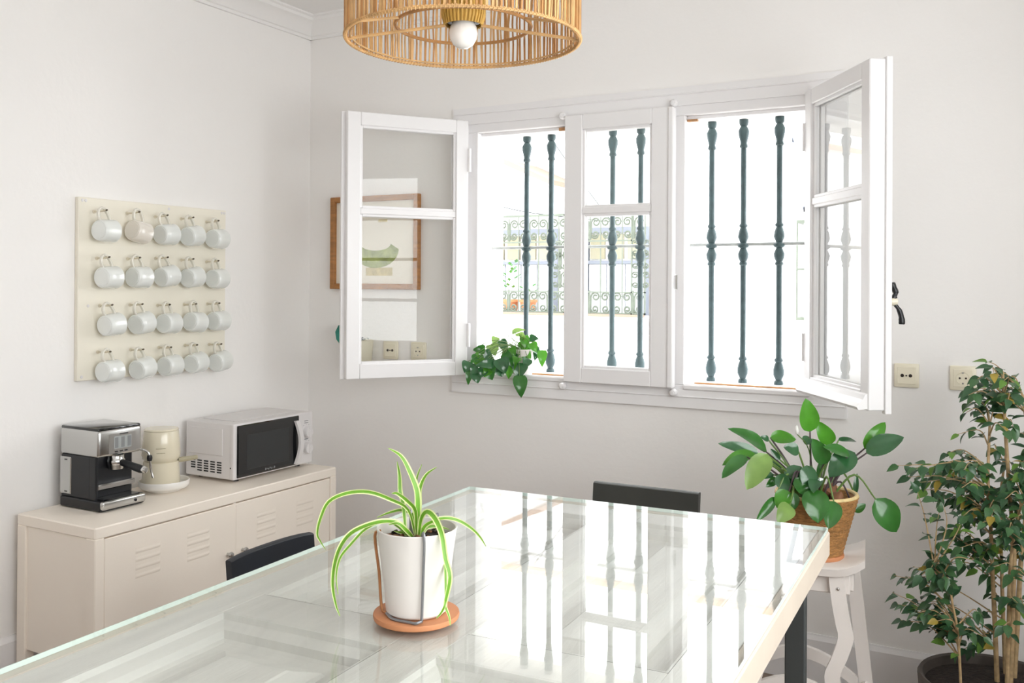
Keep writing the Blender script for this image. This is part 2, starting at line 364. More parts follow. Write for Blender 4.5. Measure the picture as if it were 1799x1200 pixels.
# ------------------------------------------------------------------ street side: house opposite
hs = root('neighbour_house', (0,4.5,-1.2), 'white limewashed house opposite with pale roof eaves and balcony windows', 'house')
MB().box(-4.5,5.5,4.5,4.8,-1.2,2.9).build('wall', M['facade'], hs)
MB().box(-4.6,5.6,4.25,4.8,2.90,3.02,.02).build('eave_moulding', M['facade'], hs)
rt_ = MB().prism([(4.1,3.02),(5.6,3.45),(5.6,3.35),(4.1,2.96)], -4.7, 5.7, Matrix(((0,1,0,0),(1,0,0,0),(0,0,1,0),(0,0,0,1))))
rt_.build('roof', M['rooftile'], hs)
MB().box(-2.4,.28,3.86,4.5,1.08,1.150,.01).build('balcony_slab', M['facade'], hs)
MB().box(-2.4,.24,3.92,4.5,1.02,1.08,.012).build('slab_moulding', M['facade'], hs)
MB().box(-2.4,.20,3.92,3.965,1.150,1.172).build('tile_edge', M['awningtile'], hs)
MB().box(-.30,.02,4.45,4.5,.3,.93,.01).build('panel', M['facade'], hs); MB().box(-.36,.08,4.44,4.5,.93,.98,.01).build('panel_cap', M['facade'], hs)
MB().box(.14,.24,4.40,4.5,1.15,2.05,.01).build('pilaster', M['facade'], hs)
for x0,x1 in ((-2.0,-.86),(-.60,.05)):
    fw = MB()
    for q0,q1,z0,z1 in ((x0,x0+.05,1.15,1.95),(x1-.05,x1,1.15,1.95),(x0+.05,x1-.05,1.90,1.95),(x0+.05,x1-.05,1.615,1.645)): fw.box(q0,q1,4.455,4.505,z0,z1)
    f_ = fw.build('window', M['extwin'], hs)
    n = 6 if x1-x0 > 1 else 3
    for k in range(n):
        p0 = x0+.05+(x1-x0-.1)*k/n; p1 = x0+.05+(x1-x0-.1)*(k+1)/n
        MB().box(p0+.02,p1-.02,4.470,4.51,1.66,1.885).build('pane', M['extglass'], f_)
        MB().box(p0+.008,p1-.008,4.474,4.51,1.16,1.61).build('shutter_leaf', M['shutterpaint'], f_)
# awning over a doorway
aw = MB(); aw.prism([(-1.10,2.55),(-.62,2.335),(-.62,2.29),(-1.10,2.50)], 3.80, 4.5); aw.build('awning', M['awningtile'], hs)
# barred window on the right, with an opened shutter
gw = root('barred_window', (1.64,4.40,1.15)); sub(gw, hs)
for q0,q1,z0,z1 in ((1.375,2.0,1.93,1.955),(1.375,2.0,1.145,1.17),(1.375,2.0,1.55,1.565)): MB().box(q0,q1,4.28,4.295,z0,z1).build('rail', M['railiron'], gw)
for k in range(7):
    x = 1.38+k*.1; MB().tube([(x,4.288,1.15),(x,4.288,1.95)], .008, 6).build('bar', M['railiron'], gw)
for x in (1.38,1.98):
    for z in (1.16,1.94): MB().box(x-.008,x+.008,4.29,4.52,z-.008,z+.008).build('bracket', M['railiron'], gw)
st = MB(); st.prism([(1.30,2.63),(1.34,2.63),(1.47,2.02),(1.43,2.02)], 4.28, 4.30); st.prism([(1.34,2.63),(1.9,2.60),(1.9,2.56),(1.34,2.59)], 4.28, 4.30); st.box(1.43,1.47,4.28,4.51,2.02,2.06)
st.build('open_shutter', M['extwin'], hs)
# balcony railing with scrollwork
br = root('balcony_railing', (-.6,3.95,1.165)); sub(br, hs)
for z,r in ((2.035,.010),(1.80,.007),(1.36,.006),(1.178,.009)): MB().box(-2.4,.21,3.945,3.957,z-r,z+r).build('rail', M['railiron'], br)
def scroll(cx, cz, s, fx, fz, r0=.042):
    pts = []
    for k in range(20):
        t = k/19; ang = t*math.pi*3.1; rr = r0*(1-.78*t)
        pts.append((cx+fx*(s*.5-rr*math.cos(ang)*1.0-.0), 0, cz+fz*(rr*math.sin(ang))))
    return pts
sm = MB()
for fx in (-1,1):
    sm.tube([(fx*.006,0,-.085),(fx*.012,0,-.02)]+[(fx*(.055-.042*(1-.75*k/15)*math.cos(k/15*9)), 0, .045+.042*(1-.75*k/15)*math.sin(k/15*9)) for k in range(16)], .0085, 4)
    sm.tube([(fx*.008,0,-.10)]+[(fx*(.050-.036*(1-.75*k/15)*math.cos(k/15*9)), 0, -.060-.036*(1-.75*k/15)*math.sin(k/15*9)) for k in range(16)], .0085, 4)
sm.box(-.006,.006,-.004,.004,-.105,.10)
scm = sm.mesh('scroll', M['railiron'])
k = 0
x = -1.9
while x < .12:
    put('scroll', scm, br, T(x,3.951,1.915)); put('scroll', scm, br, T(x,3.951,1.275)); x += .20
x = -2.0
while x < .15:
    MB().box(x-.004,x+.004,3.947,3.955,1.178,2.035).build('baluster', M['railiron'], br); x += .20
for xx in (-.585,.165):
    for z in (1.47,1.63,1.74): put('scroll', scm, br, T(xx,3.951,z) @ Matrix.Diagonal((.9,1,.75,1)))
    MB().box(xx-.085,xx-.075,3.945,3.957,1.17,2.04).build('post', M['railiron'], br)
    MB().box(xx+.035,xx+.045,3.945,3.957,1.17,2.04).build('post', M['railiron'], br)
for i,(x,lab) in enumerate(((-1.16,'terracotta pot with tall shrub on the balcony opposite'),(-.98,'terracotta pot with low leaves on the balcony opposite'),(-.50,'terracotta pot beside the scroll post on the balcony opposite'))):
    fp = root('balcony_flower_pot', (x,4.10,1.15), lab, 'flower pot', 'flower pots on the balcony opposite')
    MB().lathe([(0,0),(.055,0),(.075,.11),(.085,.11),(.085,.135),(.07,.135),(.06,.12),(0,.12)], 16).build('pot', M['terracotta'], fp, world=False, smooth=True)
    lf = MB(); rnd = random.Random(i)
    for q in range(26 if i == 0 else 12):
        aa = rnd.uniform(0,6.28); hh = rnd.uniform(.02,.34 if i == 0 else .12); p = Vector((.07*math.cos(aa),.07*math.sin(aa),.14+hh)); d = Vector((math.cos(aa)*.05,math.sin(aa)*.05,.03)); s_ = Vector((-math.sin(aa)*.018,math.cos(aa)*.018,0))
        lf._add([p, p+d*.5+s_, p+d, p+d*.5-s_], [(0,1,2,3)])
    tag(lf.build('foliage', LEAF[0], fp, world=False), kind='stuff')
for pts,lab in (([(-.95,4.2,2.95),(-.50,4.2,2.35),(-.2,4.2,1.98)],'thin dark cable slanting down across the house opposite'),([(-1.7,4.3,2.25),(-1.1,4.3,2.10),(-.2,4.3,1.98)],'thin pale cable sagging above the balcony railing')):
    tag(MB().tube(spline(pts), .005, 5).build('overhead_cable', M['cable']), lab, 'cable')
tag(MB().box(-6,7,.36,9,-1.35,-1.2).build('street_paving', M['paving']), 'pale street paving outside the window', kind='structure')
# ------------------------------------------------------------------ mug board and mugs
bd = root('mug_board', (.011,-.912,1.057), 'cream painted square board on the wall with rows of mug pegs', 'board')
MB().box(.001,.020,-1.268,-.556,1.057,1.7265,.002).build('panel', M['board'], bd)
MUGS = [[(-1.189,1.607),(-1.045,1.611),(-.913,1.607),(-.784,1.607),(-.650,1.602)],[(-1.176,1.436),(-1.041,1.438),(-.910,1.443),(-.782,1.440),(-.649,1.436)],
        [(-1.162,1.261),(-1.028,1.262),(-.899,1.258),(-.766,1.259),(-.642,1.260)],[(-1.169,1.090),(-1.023,1.090),(-.891,1.091),(-.760,1.093),(-.630,1.090)]]
pm = MB(); pm.tube([(0,0,0),(.050,0,.001),(.068,0,.004)], .0032, 8); pm.mi = 1; pm.lathe([(0,-.003),(.003,-.003),(.0038,0),(.003,.004),(0,.005)], 8, T(.070,0,.004) @ RY(80)); pm.mi = 0; pm.lathe([(0,0),(.007,0),(.007,.003),(0,.004)], 10, RY(90))
pegm = pm.mesh('peg', [M['peg'], M['pegtip']], True)
for y,z in ((-1.252,1.715),(-1.238,1.715),(-.580,1.715),(-.566,1.715),(-1.250,1.072),(-.575,1.072),(-1.225,1.33),(-.86,1.712)):
    put('screw_cover', MB().lathe([(0,0),(.006,0),(.005,.0012),(0,.0015)],10).mesh('screw_cover', M['mwwhite']), bd, T(.0201,y,z) @ RY(90))
R_, L_ = .0415, .072
prof = [(0,0),(.0300,0),(.0310,.0012),(.0325,.0012),(.0335,.0004),(.0365,.0020),(.0385,.0050),(R_-.0012,.016),(R_,.034),(R_,L_-.004),(R_+.0008,L_-.001),(R_-.001,L_),(R_-.003,L_-.002),(R_-.0035,.020),(.032,.010),(0,.008)]
ax = T(0,-L_/2,0) @ RX(-90)      # base faces -y
bodym = {k: MB().lathe(prof, 28, ax).mesh('mug_body', M[k], True, 35) for k in ('mug','mugcream')}
hp = spline([(0,-.026,.034),(0,-.036,.050),(0,-.037,.068),(0,-.026,.081),(0,-.010,.080),(0,.004,.066),(0,.014,.050),(0,.018,.038)], 5)
hm = MB()
hm.tube(hp, .0045, 8, M=Matrix.Diagonal((1.5,1,1,1)))
handm = hm.mesh('handle', M['mughandle'], True)
rowname = ['top row','second row down','third row down','bottom row']; colname = ['fifth','fourth','third','second','first']
rm = random.Random(4)
for i, r in enumerate(MUGS):
    for j, (y, z) in enumerate(r):
        cr = (i, j) == (0, 1)
        t = root('mug', (.068, y, z-.001), ('ivory-tinted' if cr else 'white') + ' ceramic mug, ' + colname[j] + ' from the corner end in the ' + rowname[i], 'mug', 'white mugs hanging on the peg board')
        tilt = RZ(11+rm.uniform(-5,5)) @ RX(rm.uniform(-5,4) + (-10 if (i,j) in ((2,3),(0,1)) else 0) + 4)
        put('body', bodym['mugcream' if cr else 'mug'], t, Ml=tilt); put('handle', handm, t, Ml=tilt)
        put('peg', pegm, bd, T(.019, y-.014, z+.069))

# ------------------------------------------------------------------ locker-style sideboard
cb = root('sideboard_cabinet', (.23,-.906,0), 'long low cream metal locker sideboard against the left wall', 'cabinet')
X0,X1,Y0,Y1,ZT = .03,.43,-1.501,-.311,.63
MB().box(X0,X1,Y0,Y1,.592,ZT,.004).build('top', M['cream'], cb)
for y0 in (Y0,Y1-.036):
    for x0 in (X0,X1-.045): MB().box(x0,x0+.045,y0,y0+.036,0,.594,.003).build('leg', M['cream'], cb)
MB().box(X0+.04,X1-.04,Y0+.008,Y0+.02,.175,.592).build('side_panel', M['cream'], cb); MB().box(X0+.04,X1-.04,Y1-.02,Y1-.008,.175,.592).build('side_panel', M['cream'], cb)
MB().box(X0+.002,X0+.012,Y0+.03,Y1-.03,.175,.592).build('back_panel', M['cream'], cb)
MB().box(X0+.01,X1-.03,Y0+.02,Y1-.02,.172,.185).build('bottom_panel', M['cream'], cb)
MB().box(X1-.03,X1-.004,-.902,-.890,.175,.595).build('centre_post', M['cream'], cb)
lv = MB()
n = 7; rows_ = []
for k in range(n):
    t = k/(n-1)
    rows_.append([(0.0005,-.052,-.011+.022*t),(.0030*math.sin(math.pi*min(1,t*1.25))**1 if t < .8 else .0015,-.044,-.011+.022*t),(.0030*math.sin(math.pi*min(1,t*1.25)) if t < .8 else .0015,.044,-.011+.022*t),(0.0005,.052,-.011+.022*t)])
lv.strip(rows_)
lvm = lv.mesh('louver', M['cream'], True, 60)
for (y0,y1,groups,ky) in ((-1.463,-.900,(-1.291,-1.071),-.931),(-.890,-.349,(-.729,-.505),-.856)):
    d = MB().box(X1-.022,X1-.003,y0,y1,.182,.588,.0025).build('door', M['cream'], cb)
    for gy in groups:
        for k in range(4): put('louver', lvm, d, T(X1-.0035,gy,.520-.0275*k))
    MB().lathe([(0,0),(.006,0),(.006,.010),(.010,.014),(.0115,.019),(.009,.024),(0,.026)],16,T(X1-.003,ky,.408) @ RY(90)).build('knob', M['steel'], d, smooth=True)

# ------------------------------------------------------------------ espresso machine
em = root('espresso_machine', (.16,-1.267,.63), 'black and steel espresso machine with portafilter on the sideboard', 'coffee machine')
ex0,ex1,ey0,ey1 = .055,.250,-1.356,-1.182
MB().box(ex0,.272,ey0-.004,ey1+.004,.632,.668,.006,seg=2).build('drip_tray_base', M['black'], em)
MB().box(.262,.282,ey0-.003,ey1+.003,.638,.668,.007,seg=3).build('tray_front', M['steel'], em, smooth=True)
MB().box(.205,.268,ey0+.012,ey1-.012,.667,.671,.002).build('drip_grid', M['blackgloss'], em)
k = MB().lathe([(0,0),(.005,0),(.005,.003),(0,.003)],12,T(.2815,-1.225,.652) @ RY(90)); k.build('badge', M['black'], em)
MB().box(ex0,.212,ey0,ey1,.666,.816,.006,seg=2).build('column', M['black'], em)
MB().box(.205,.240,ey0,ey0+.012,.666,.816,.003).build('side_cheek', M['black'], em)
MB().box(ex0-.002,.112,ey0-.003,ey0+.01,.676,.806,.003).build('side_panel', M['steel'], em)
for z in (.686,.797): MB().box(.080,.094,ey0-.0036,ey0,z-.002,z+.002).build('rivet', M['black'], em)
hd = MB().box(ex0-.002,ex1+.008,ey0-.004,ey1+.004,.814,.909,.012,seg=3).build('head', M['steel'], em, smooth=True)
MB().box(ex0,ex1+.004,ey0-.001,ey1+.001,.902,.9155,.006,seg=2).build('lid', M['blackgloss'], em, smooth=True)
MB().box(ex1+.0065,ex1+.0095,-1.318,-1.205,.822,.892,.002).build('control_panel', M['steel'], hd)
MB().box(ex1+.0085,ex1+.0105,-1.298,-1.226,.838,.882,.001).build('display', mat('lcd_grey','#9ea2a1',.3), hd)
for k,y in enumerate((-1.288,-1.262,-1.236)): MB().box(ex1+.010,ex1+.0112,y-.007,y+.007,.842,.878,.001).build('display_icon', M['logo'], hd)
for y in (-1.288,-1.268,-1.248): MB().box(ex1+.0085,ex1+.0105,y-.006,y+.006,.827,.831).build('button', M['black'], hd)
MB().box(ex1+.0085,ex1+.0105,-1.275,-1.240,.887,.890).build('maker_mark', M['black'], hd)
MB().lathe([(0,0),(.028,0),(.030,.004),(.030,.016),(.027,.020),(.027,.034),(0,.034)],24,T(.232,-1.268,.780)).build('brew_head', M['chrome'], em, smooth=True)
pf = MB().tube([(.245,-1.268,.792),(.265,-1.264,.786),(.335,-1.250,.770),(.350,-1.247,.768)],[.010,.012,.014,.011],14).build('portafilter_handle', M['black'], em, smooth=True)
MB().lathe([(0,0),(.012,0),(.013,.006),(.010,.014),(0,.016)],14,T(.346,-1.2477,.7685) @ RZ(11) @ RY(97)).build('end_cap', M['chrome'], pf, smooth=True)
MB().lathe([(0,0),(.024,0),(.027,.016),(0,.016)],20,T(.232,-1.268,.764)).build('filter_basket', M['steel'], em, smooth=True)
MB().box(.208,.238,ey0+.012,ey1-.006,.698,.718,.004).build('cup_bar', M['steel'], em)
wd = MB().tube(spline([(.19,-1.186,.812),(.23,-1.165,.816),(.252,-1.150,.806),(.258,-1.146,.786),(.262,-1.142,.740),(.268,-1.138,.712)],5), .0042, 10).build('steam_wand', M['chrome'], em, smooth=True)
MB().lathe([(0,-.012),(.008,-.010),(.010,0),(.008,.010),(0,.012)],14,T(.258,-1.146,.784)).build('wand_grip', M['black'], wd, smooth=True)
for x in (.07,.25):
    for y in (ey0+.015,ey1-.015): MB().lathe([(0,0),(.009,0),(.009,.005),(0,.005)],10,T(x,y,.6295)).build('foot', M['black'], em)

# ------------------------------------------------------------------ cream drip coffee maker on a round white dish
dz = .6295
ds = tag(MB().lathe([(0,0),(.058,0),(.064,.004),(.066,.008),(.082,.012),(.090,.020),(.093,.038),(.0915,.042),(.089,.040),(.086,.024),(.0,.019)],40,T(.165,-1.000,dz)).build('white_dish', M['dish'], smooth=True), 'round white footed dish under the cream coffee maker', 'dish')
cm = root('cream_coffee_maker', (.160,-1.010,.648), 'cream ceramic drum-shaped coffee maker standing in a white dish', 'coffee maker')
MB().lathe([(0,0),(.060,0),(.068,.004),(.069,.020),(.066,.070),(.064,.094),(.058,.097),(0,.097)],40).build('lower_drum', M['creamware'], cm, world=False, smooth=True)
MB().lathe([(0,.092),(.055,.094),(.066,.106),(.070,.120),(.067,.165),(.063,.206),(.061,.210),(0,.210)],40).build('upper_drum', M['creamware'], cm, world=False, smooth=True)
MB().lathe([(0,.2105),(.0615,.2105),(.063,.214),(.060,.219),(.02,.221),(0,.221)],40).build('lid', M['creamware'], cm, world=False, smooth=True)
for z,wd_ in ((.151,.5),(.134,.45)):     # small raised marks on the drum
    g = MB(); g.tube([(.0685*math.cos(a_),.0685*math.sin(a_),z) for a_ in [math.radians(-42)+(-.5+q/8)*wd_ for q in range(9)]], .0012, 5); g.build('embossed_line', M['lever'], cm, world=False)
MB().tube([(.045,.042,.096),(.062,.070,.098),(.078,.104,.100)],[.010,.0095,.008],8,M=Matrix()).build('side_lever', M['lever'], cm, world=False, smooth=True)

# ------------------------------------------------------------------ microwave
mw = root('microwave_oven', (.178,-.558,.63), 'white microwave oven with black glass door and two dials', 'microwave')
mx0,mx1,my0,my1,mz0,mz1 = .045,.300,-.787,-.330,.643,.862
MB().box(mx0,mx1,my0,my1,mz0,mz1,.004,seg=2).build('casing', M['mwwhite'], mw)
MB().box(mx1-.012,mx1+.010,my0-.002,my1+.002,mz0,mz1+.001,.005,seg=2).build('front_frame', M['mwwhite'], mw)
MB().box(mx0+.02,mx1-.05,my0-.003,my0,mz0+.09,mz1-.022,.0028).build('side_emboss', M['mwwhite'], mw)
MB().box(mx0+.03,mx1-.05,my0+.06,my1-.05,mz1,mz1+.003,.0028).build('top_emboss', M['mwwhite'], mw)
dr_ = MB().box(mx1+.006,mx1+.016,-.772,-.418,mz0+.006,mz1-.007,.003).build('door', M['blackgloss'], mw)
MB().box(mx1+.0155,mx1+.0168,-.724,-.482,.676,.814,.001).build('door_window', M['screen'], dr_)
hh = []
for k in range(9):
    t = k/8; z = .654+.182*t; b2 = .026*math.sin(math.pi*t)
    hh.append([(mx1+.016+b2*.6,-.452+.012*math.sin(math.pi*t),z),(mx1+.027+b2*.6,-.450+.012*math.sin(math.pi*t),z),(mx1+.027+b2*.6,-.428+.012*math.sin(math.pi*t),z),(mx1+.016+b2*.6,-.430+.012*math.sin(math.pi*t),z),(mx1+.016+b2*.6,-.452+.012*math.sin(math.pi*t),z)])
g = MB().strip(hh); g._add(hh[0][:4],[(0,1,2,3)]); g._add(hh[-1][:4],[(3,2,1,0)]); g.build('handle', M['mwwhite'], dr_, smooth=True, ang=50)
for q in range(7):
    y = -.618+q*.0085; MB().box(mx1+.016,mx1+.0165,y-.0028,y+.0028,.657+.003*(q%2),.666-.002*(q%3)).build('maker_mark', M['logo'], dr_)
for z in (.779,.710):
    kd = MB().lathe([(0,0),(.029,0),(.029,.003),(.025,.005),(.024,.018),(.021,.022),(0,.022)],28,T(mx1+.009,-.368,z) @ RY(90)).build('dial', M['mwwhite'], mw, smooth=True)
    MB().box(mx1+.024,mx1+.034,-.371,-.365,z-.021,z+.021,.002).build('dial_grip', M['mwwhite'], kd)
    for aa in range(0,360,30):
        if 200 < aa < 340: continue
        y,zz = -.368+.033*math.cos(math.radians(aa)), z+.033*math.sin(math.radians(aa)); MB().box(mx1+.0098,mx1+.0104,y-.0012,y+.0012,zz-.0012,zz+.0012).build('dial_mark', M['logo'], mw)
for y0,z0 in ((-.368,.826),(-.368,.818),(-.368,.748)): MB().box(mx1+.0098,mx1+.0104,y0-.012,y0+.012,z0-.0016,z0+.0016).build('dial_label', M['logo'], mw)
for c_ in range(5):
    for r_ in range(4 if c_ == 0 else 5):
        x = .087+c_*.036; z = .706-r_*.0098; MB().box(x-.0125,x+.0125,my0-.0008,my0+.004,z-.0026,z+.0026).build('vent_slot', M['black'], mw)
for z in (.752,.700): MB().lathe([(0,0),(.0055,0),(.0055,.003),(0,.003)],10,T(mx1+.010,-.404,z) @ RY(90)).build('dial_stop', M['black'], mw)
MB().lathe([(0,0),(.003,0),(.003,.002),(0,.002)],8,T(mx1-.006,my0-.001,.690) @ RX(90)).build('side_screw', M['black'], mw)
for x in (.08,.27):
    for y in (my0+.05,my1-.05): MB().lathe([(0,0),(.012,0),(.010,.015),(0,.015)],12,T(x,y,.6295)).build('foot', M['black'], mw)

# ------------------------------------------------------------------ table: old panelled door under a glass sheet
TA = math.radians(2.45)
TM = T(1.797,-1.4522,0) @ Matrix.Rotation(TA,4,'Z') @ Matrix.Diagonal((1,-1,1,1))   # local u across, v towards the near end
tb = root('glass_top_table', (2.26,-2.45,0), 'tall table made from an old white panelled door under sheet glass', 'table')
TW, TL, ZG = .868, 2.02, .905
def tbox(nm, u0,u1,v0,v1,z0,z1, m, bev=.002, par=None): return MB().box(u0,u1,v0,v1,z0,z1,bev,M=TM).build(nm, m, par or tb)
gl = tbox('glass_top',0,TW,0,TL,ZG-.008,ZG,M['tglass'],0)
for u0,u1,v0,v1 in ((-.0006,.0002,0,TL),(TW-.0002,TW+.0006,0,TL),(0,TW,-.0006,.0002),(0,TW,TL-.0002,TL+.0006)): tbox('glass_edge',u0,u1,v0,v1,ZG-.0078,ZG-.0003,M['tedge'],0,gl)
zd = ZG-.0085
for u0,u1,v0,v1 in ((-.004,.020,-.004,TL+.004),(TW-.020,TW+.004,-.004,TL+.004),(.02,TW-.02,-.004,.020),(.02,TW-.02,TL-.02,TL+.004)): tbox('edge_board',u0,u1,v0,v1,zd-.052,zd,M['tableedge'],.003)
S = [(.020,.085),(.395,.475),(.783,.848)]
for u0,u1 in S: tbox('stile',u0,u1,.02,TL-.02,zd-.040,zd-.0005,M['door'],.0008)
RL = [(.020,.105),(.862,.955),(TL-.14,TL-.02)]
for a0,a1 in ((.085,.395),(.475,.783)):
    for v0,v1 in RL: tbox('rail',a0,a1,v0,v1,zd-.040,zd-.0006,M['door'],.0008)
    for (_,v0),(v1,_2) in zip(RL,RL[1:]):
        mo = MB()     # sloped moulding around a recessed panel
        q = [(0,0,-.0005),(.004,.004,-.001),(.006,.006,-.010),(.012,.012,-.012),(.024,.024,-.018),(.026,.026,-.030),(.034,.034,-.033),(.044,.044,-.034)]
        rings = [[(a0+i,v0+i,zd+z),(a1-i,v0+i,zd+z),(a1-i,v1-i,zd+z),(a0+i,v1-i,zd+z),(a0+i,v0+i,zd+z)] for i,_,z in q]
        mo.strip(rings, TM); mo.build('panel_moulding', M['door'], tb)
        tbox('panel',a0+.04,a1-.04,v0+.04,v1-.04,zd-.044,zd-.0335,M['door'],0)
        pr = [(.062,-.0335),(.066,-.028),(.096,-.020),(.100,-.018)]
        rings = [[(a0+i,v0+i,zd+z),(a1-i,v0+i,zd+z),(a1-i,v1-i,zd+z),(a0+i,v1-i,zd+z),(a0+i,v0+i,zd+z)] for i,z in pr]
        mo = MB().strip(rings, TM); i = .100; mo._add([(a0+i,v0+i,zd-.018),(a1-i,v0+i,zd-.018),(a1-i,v1-i,zd-.018),(a0+i,v1-i,zd-.018)],[(0,1,2,3)],TM); mo.build('raised_field', M['door'], tb)
tbox('back_board',.02,TW-.02,.02,TL-.02,zd-.052,zd-.0435,M['door'],0)
for u in (.04,TW-.085): tbox('side_rail',u,u+.03,.06,TL-.06,zd-.085,zd-.052,M['legsteel'],.002)
for u in (.03,TW-.070):
    for v in (.07,TL-.11): tbox('leg',u,u+.040,v,v+.030,0,zd-.052,M['legsteel'],.002)

# ------------------------------------------------------------------ chairs
def chair(loc, rz, w, top, seat_z, m, label, group, curve=0.):
    t = root('dining_chair', loc, label, 'chair', group, math.radians(rz))
    # local: back along x at y=0, the seat reaches towards -y
    rows = []
    N = 14
    def bk(nm, z0, z1):
        g = MB(); rows = []
        for k in range(N+1):
            s = k/N; x = (s-.5)*w; y = curve*(1-(2*s-1)**2); zt = z1+.005*(1-(2*s-1)**4)*(1 if curve else 0)-(.006*(1-s) if curve else 0)
            def off(z): return .10*(z-seat_z)
            rows.append([(x,y+off(z0)-.012,z0),(x,y+off(zt)-.012,zt-.004),(x,y+off(zt)-.006,zt),(x,y+off(zt)+.008,zt),(x,y+off(zt)+.012,zt-.004),(x,y+off(z0)+.012,z0),(x,y+off(z0)-.012,z0)])
        g.strip(rows); g._add(rows[0][:6],[tuple(range(6))]); g._add(rows[-1][:6],[tuple(range(5,-1,-1))])
        return g.build(nm, m, t, world=False, smooth=True, ang=35)
    bk('backrest', seat_z+.06, top)
    MB().box(-w/2,w/2,-.40,.01,seat_z-.035,seat_z,.012,seg=2).build('seat', m, t, world=False, smooth=True)
    for x in (-w/2+.018,w/2-.018):
        MB().box(x-.016,x+.016,-.395,-.363,0,seat_z-.03,.003).build('leg', M['legsteel'], t, world=False)
        MB().prism([(x-.014,0),(x+.014,0),(x+.014,seat_z+.08),(x-.014,seat_z+.08)],-.012,.014).build('leg', M['legsteel'], t, world=False)
        MB().box(x-.012,x+.012,-.37,0,.14,.165,.003).build('stretcher', M['legsteel'], t, world=False)
    return t
chair((1.13,-1.425,0), 87.5, .325, .655, .42, M['chairnavy'], 'navy black chair with a curved low back pushed in beside the sideboard', 'dark chairs at the table', .012)
chair((1.935,-.60,0), 1.2, .362, .756, .44, M['chaircharcoal'], 'charcoal chair with a straight flat back at the table end below the window', 'dark chairs at the table')

# ------------------------------------------------------------------ tall white stool
so = root('plant_stool', (2.428,-0.588,0), 'white lacquered stool with curled seat ends carrying the basket plant', 'stool', rz=math.radians(8))
SZ = .618
rows = []
for k in range(17):
    s = k/16; x = -.19+.38*s; e = abs(2*s-1); up = .030*max(0,(e-.55)/.45)**2
    hw = .135-.020*e**4
    rows.append([(x,-hw,SZ+up-.006),(x,-hw+.010,SZ+up),(x,hw-.010,SZ+up),(x,hw,SZ+up-.006),(x,hw-.006,SZ+up-.028),(x,-hw+.006,SZ+up-.028),(x,-hw,SZ+up-.006)])
g = MB().strip(rows); g._add(rows[0][:6],[tuple(range(6))]); g._add(rows[-1][:6],[tuple(range(5,-1,-1))]); g.build('seat', M['stool'], so, world=False, smooth=True, ang=45)
def sweep(path, wx, wy):   # flat strip section swept down a path (x,y,z)
    r = []
    for (x,y,z) in path: r.append([(x-wx,y-wy,z),(x+wx,y-wy,z),(x+wx,y+wy,z),(x-wx,y+wy,z),(x-wx,y-wy,z)])
    g = MB().strip(r); g._add(r[0][:4],[(0,1,2,3)]); g._add(r[-1][:4],[(3,2,1,0)]); return g
for sx in (-1,1):
    p = [(sx*.112,-.105,.598),(sx*.120,-.108,.53),(sx*.132,-.112,.46),(sx*.140,-.116,.42),(sx*.122,-.122,.36),(sx*.104,-.126,.31),(sx*.118,-.130,.25),(sx*.142,-.140,.14),(sx*.165,-.150,0)]
    sweep([tuple(v) for v in spline(p,4)], .021, .011).build('leg', M['stool'], so, world=False, smooth=True, ang=40)
    sweep([(sx*.150,.105,.598),(sx*.215,.150,0)], .020, .011).build('leg', M['stool'], so, world=False)
    MB().box(sx*.150-.010,sx*.150+.010,-.095,.10,.545,.592,.003).build('side_apron', M['stool'], so, world=False)
    MB().tube([(sx*.135,-.12,.20),(sx*.195,.13,.20)], .012, 8).build('stretcher', M['stool'], so, world=False)
    for q in (.555,): MB().lathe([(0,0),(.005,0),(.004,.002),(0,.003)],10,T(sx*.118,-.119,q) @ RX(90)).build('bolt', M['steel'], so, world=False)
MB().box(-.15,.15,-.100,-.086,.535,.592,.003).build('apron', M['stool'], so, world=False)
MB().box(-.15,.15,.094,.108,.535,.592,.003).build('apron', M['stool'], so, world=False)
ar = [(-.17+.34*k/12, 0, .20+.075*math.sin(math.pi*k/12)) for k in range(13)]
for y in (-.125,.128):
    MB().strip([[(x,y-.009,z-.018),(x,y-.009,z+.018),(x,y+.009,z+.018),(x,y+.009,z-.018),(x,y-.009,z-.018)] for x,_,z in ar]).build('arched_stretcher', M['stool'], so, world=False)
MB().box(-.16,.16,-.165,-.145,.10,.145,.004).build('footrest', M['stool'], so, world=False)

# ------------------------------------------------------------------ pendant lamp
lp = root('pendant_lamp', (2.035,-1.877,1.915), 'round rattan drum pendant lamp with opal bulb hanging over the table', 'pendant lamp')
RL_, ZB, ZTP = .2355, 1.909, 2.229
cx, cy = 2.035, -1.877
lr = random.Random(5)
def ringpts(r, z, n=96): return [(cx+r*math.cos(2*math.pi*k/n), cy+r*math.sin(2*math.pi*k/n), z) for k in range(n)]
for r,z,t in ((RL_,ZB,.0032),(RL_-.010,ZB+.004,.002),(RL_,ZTP,.0045),(RL_*.58,ZB+.028,.0035)): MB().tube(ringpts(r,z), t, 6, closed=True).build('ring', M['rattan2'] if t == .0035 else M['rattan'], lp, smooth=True)
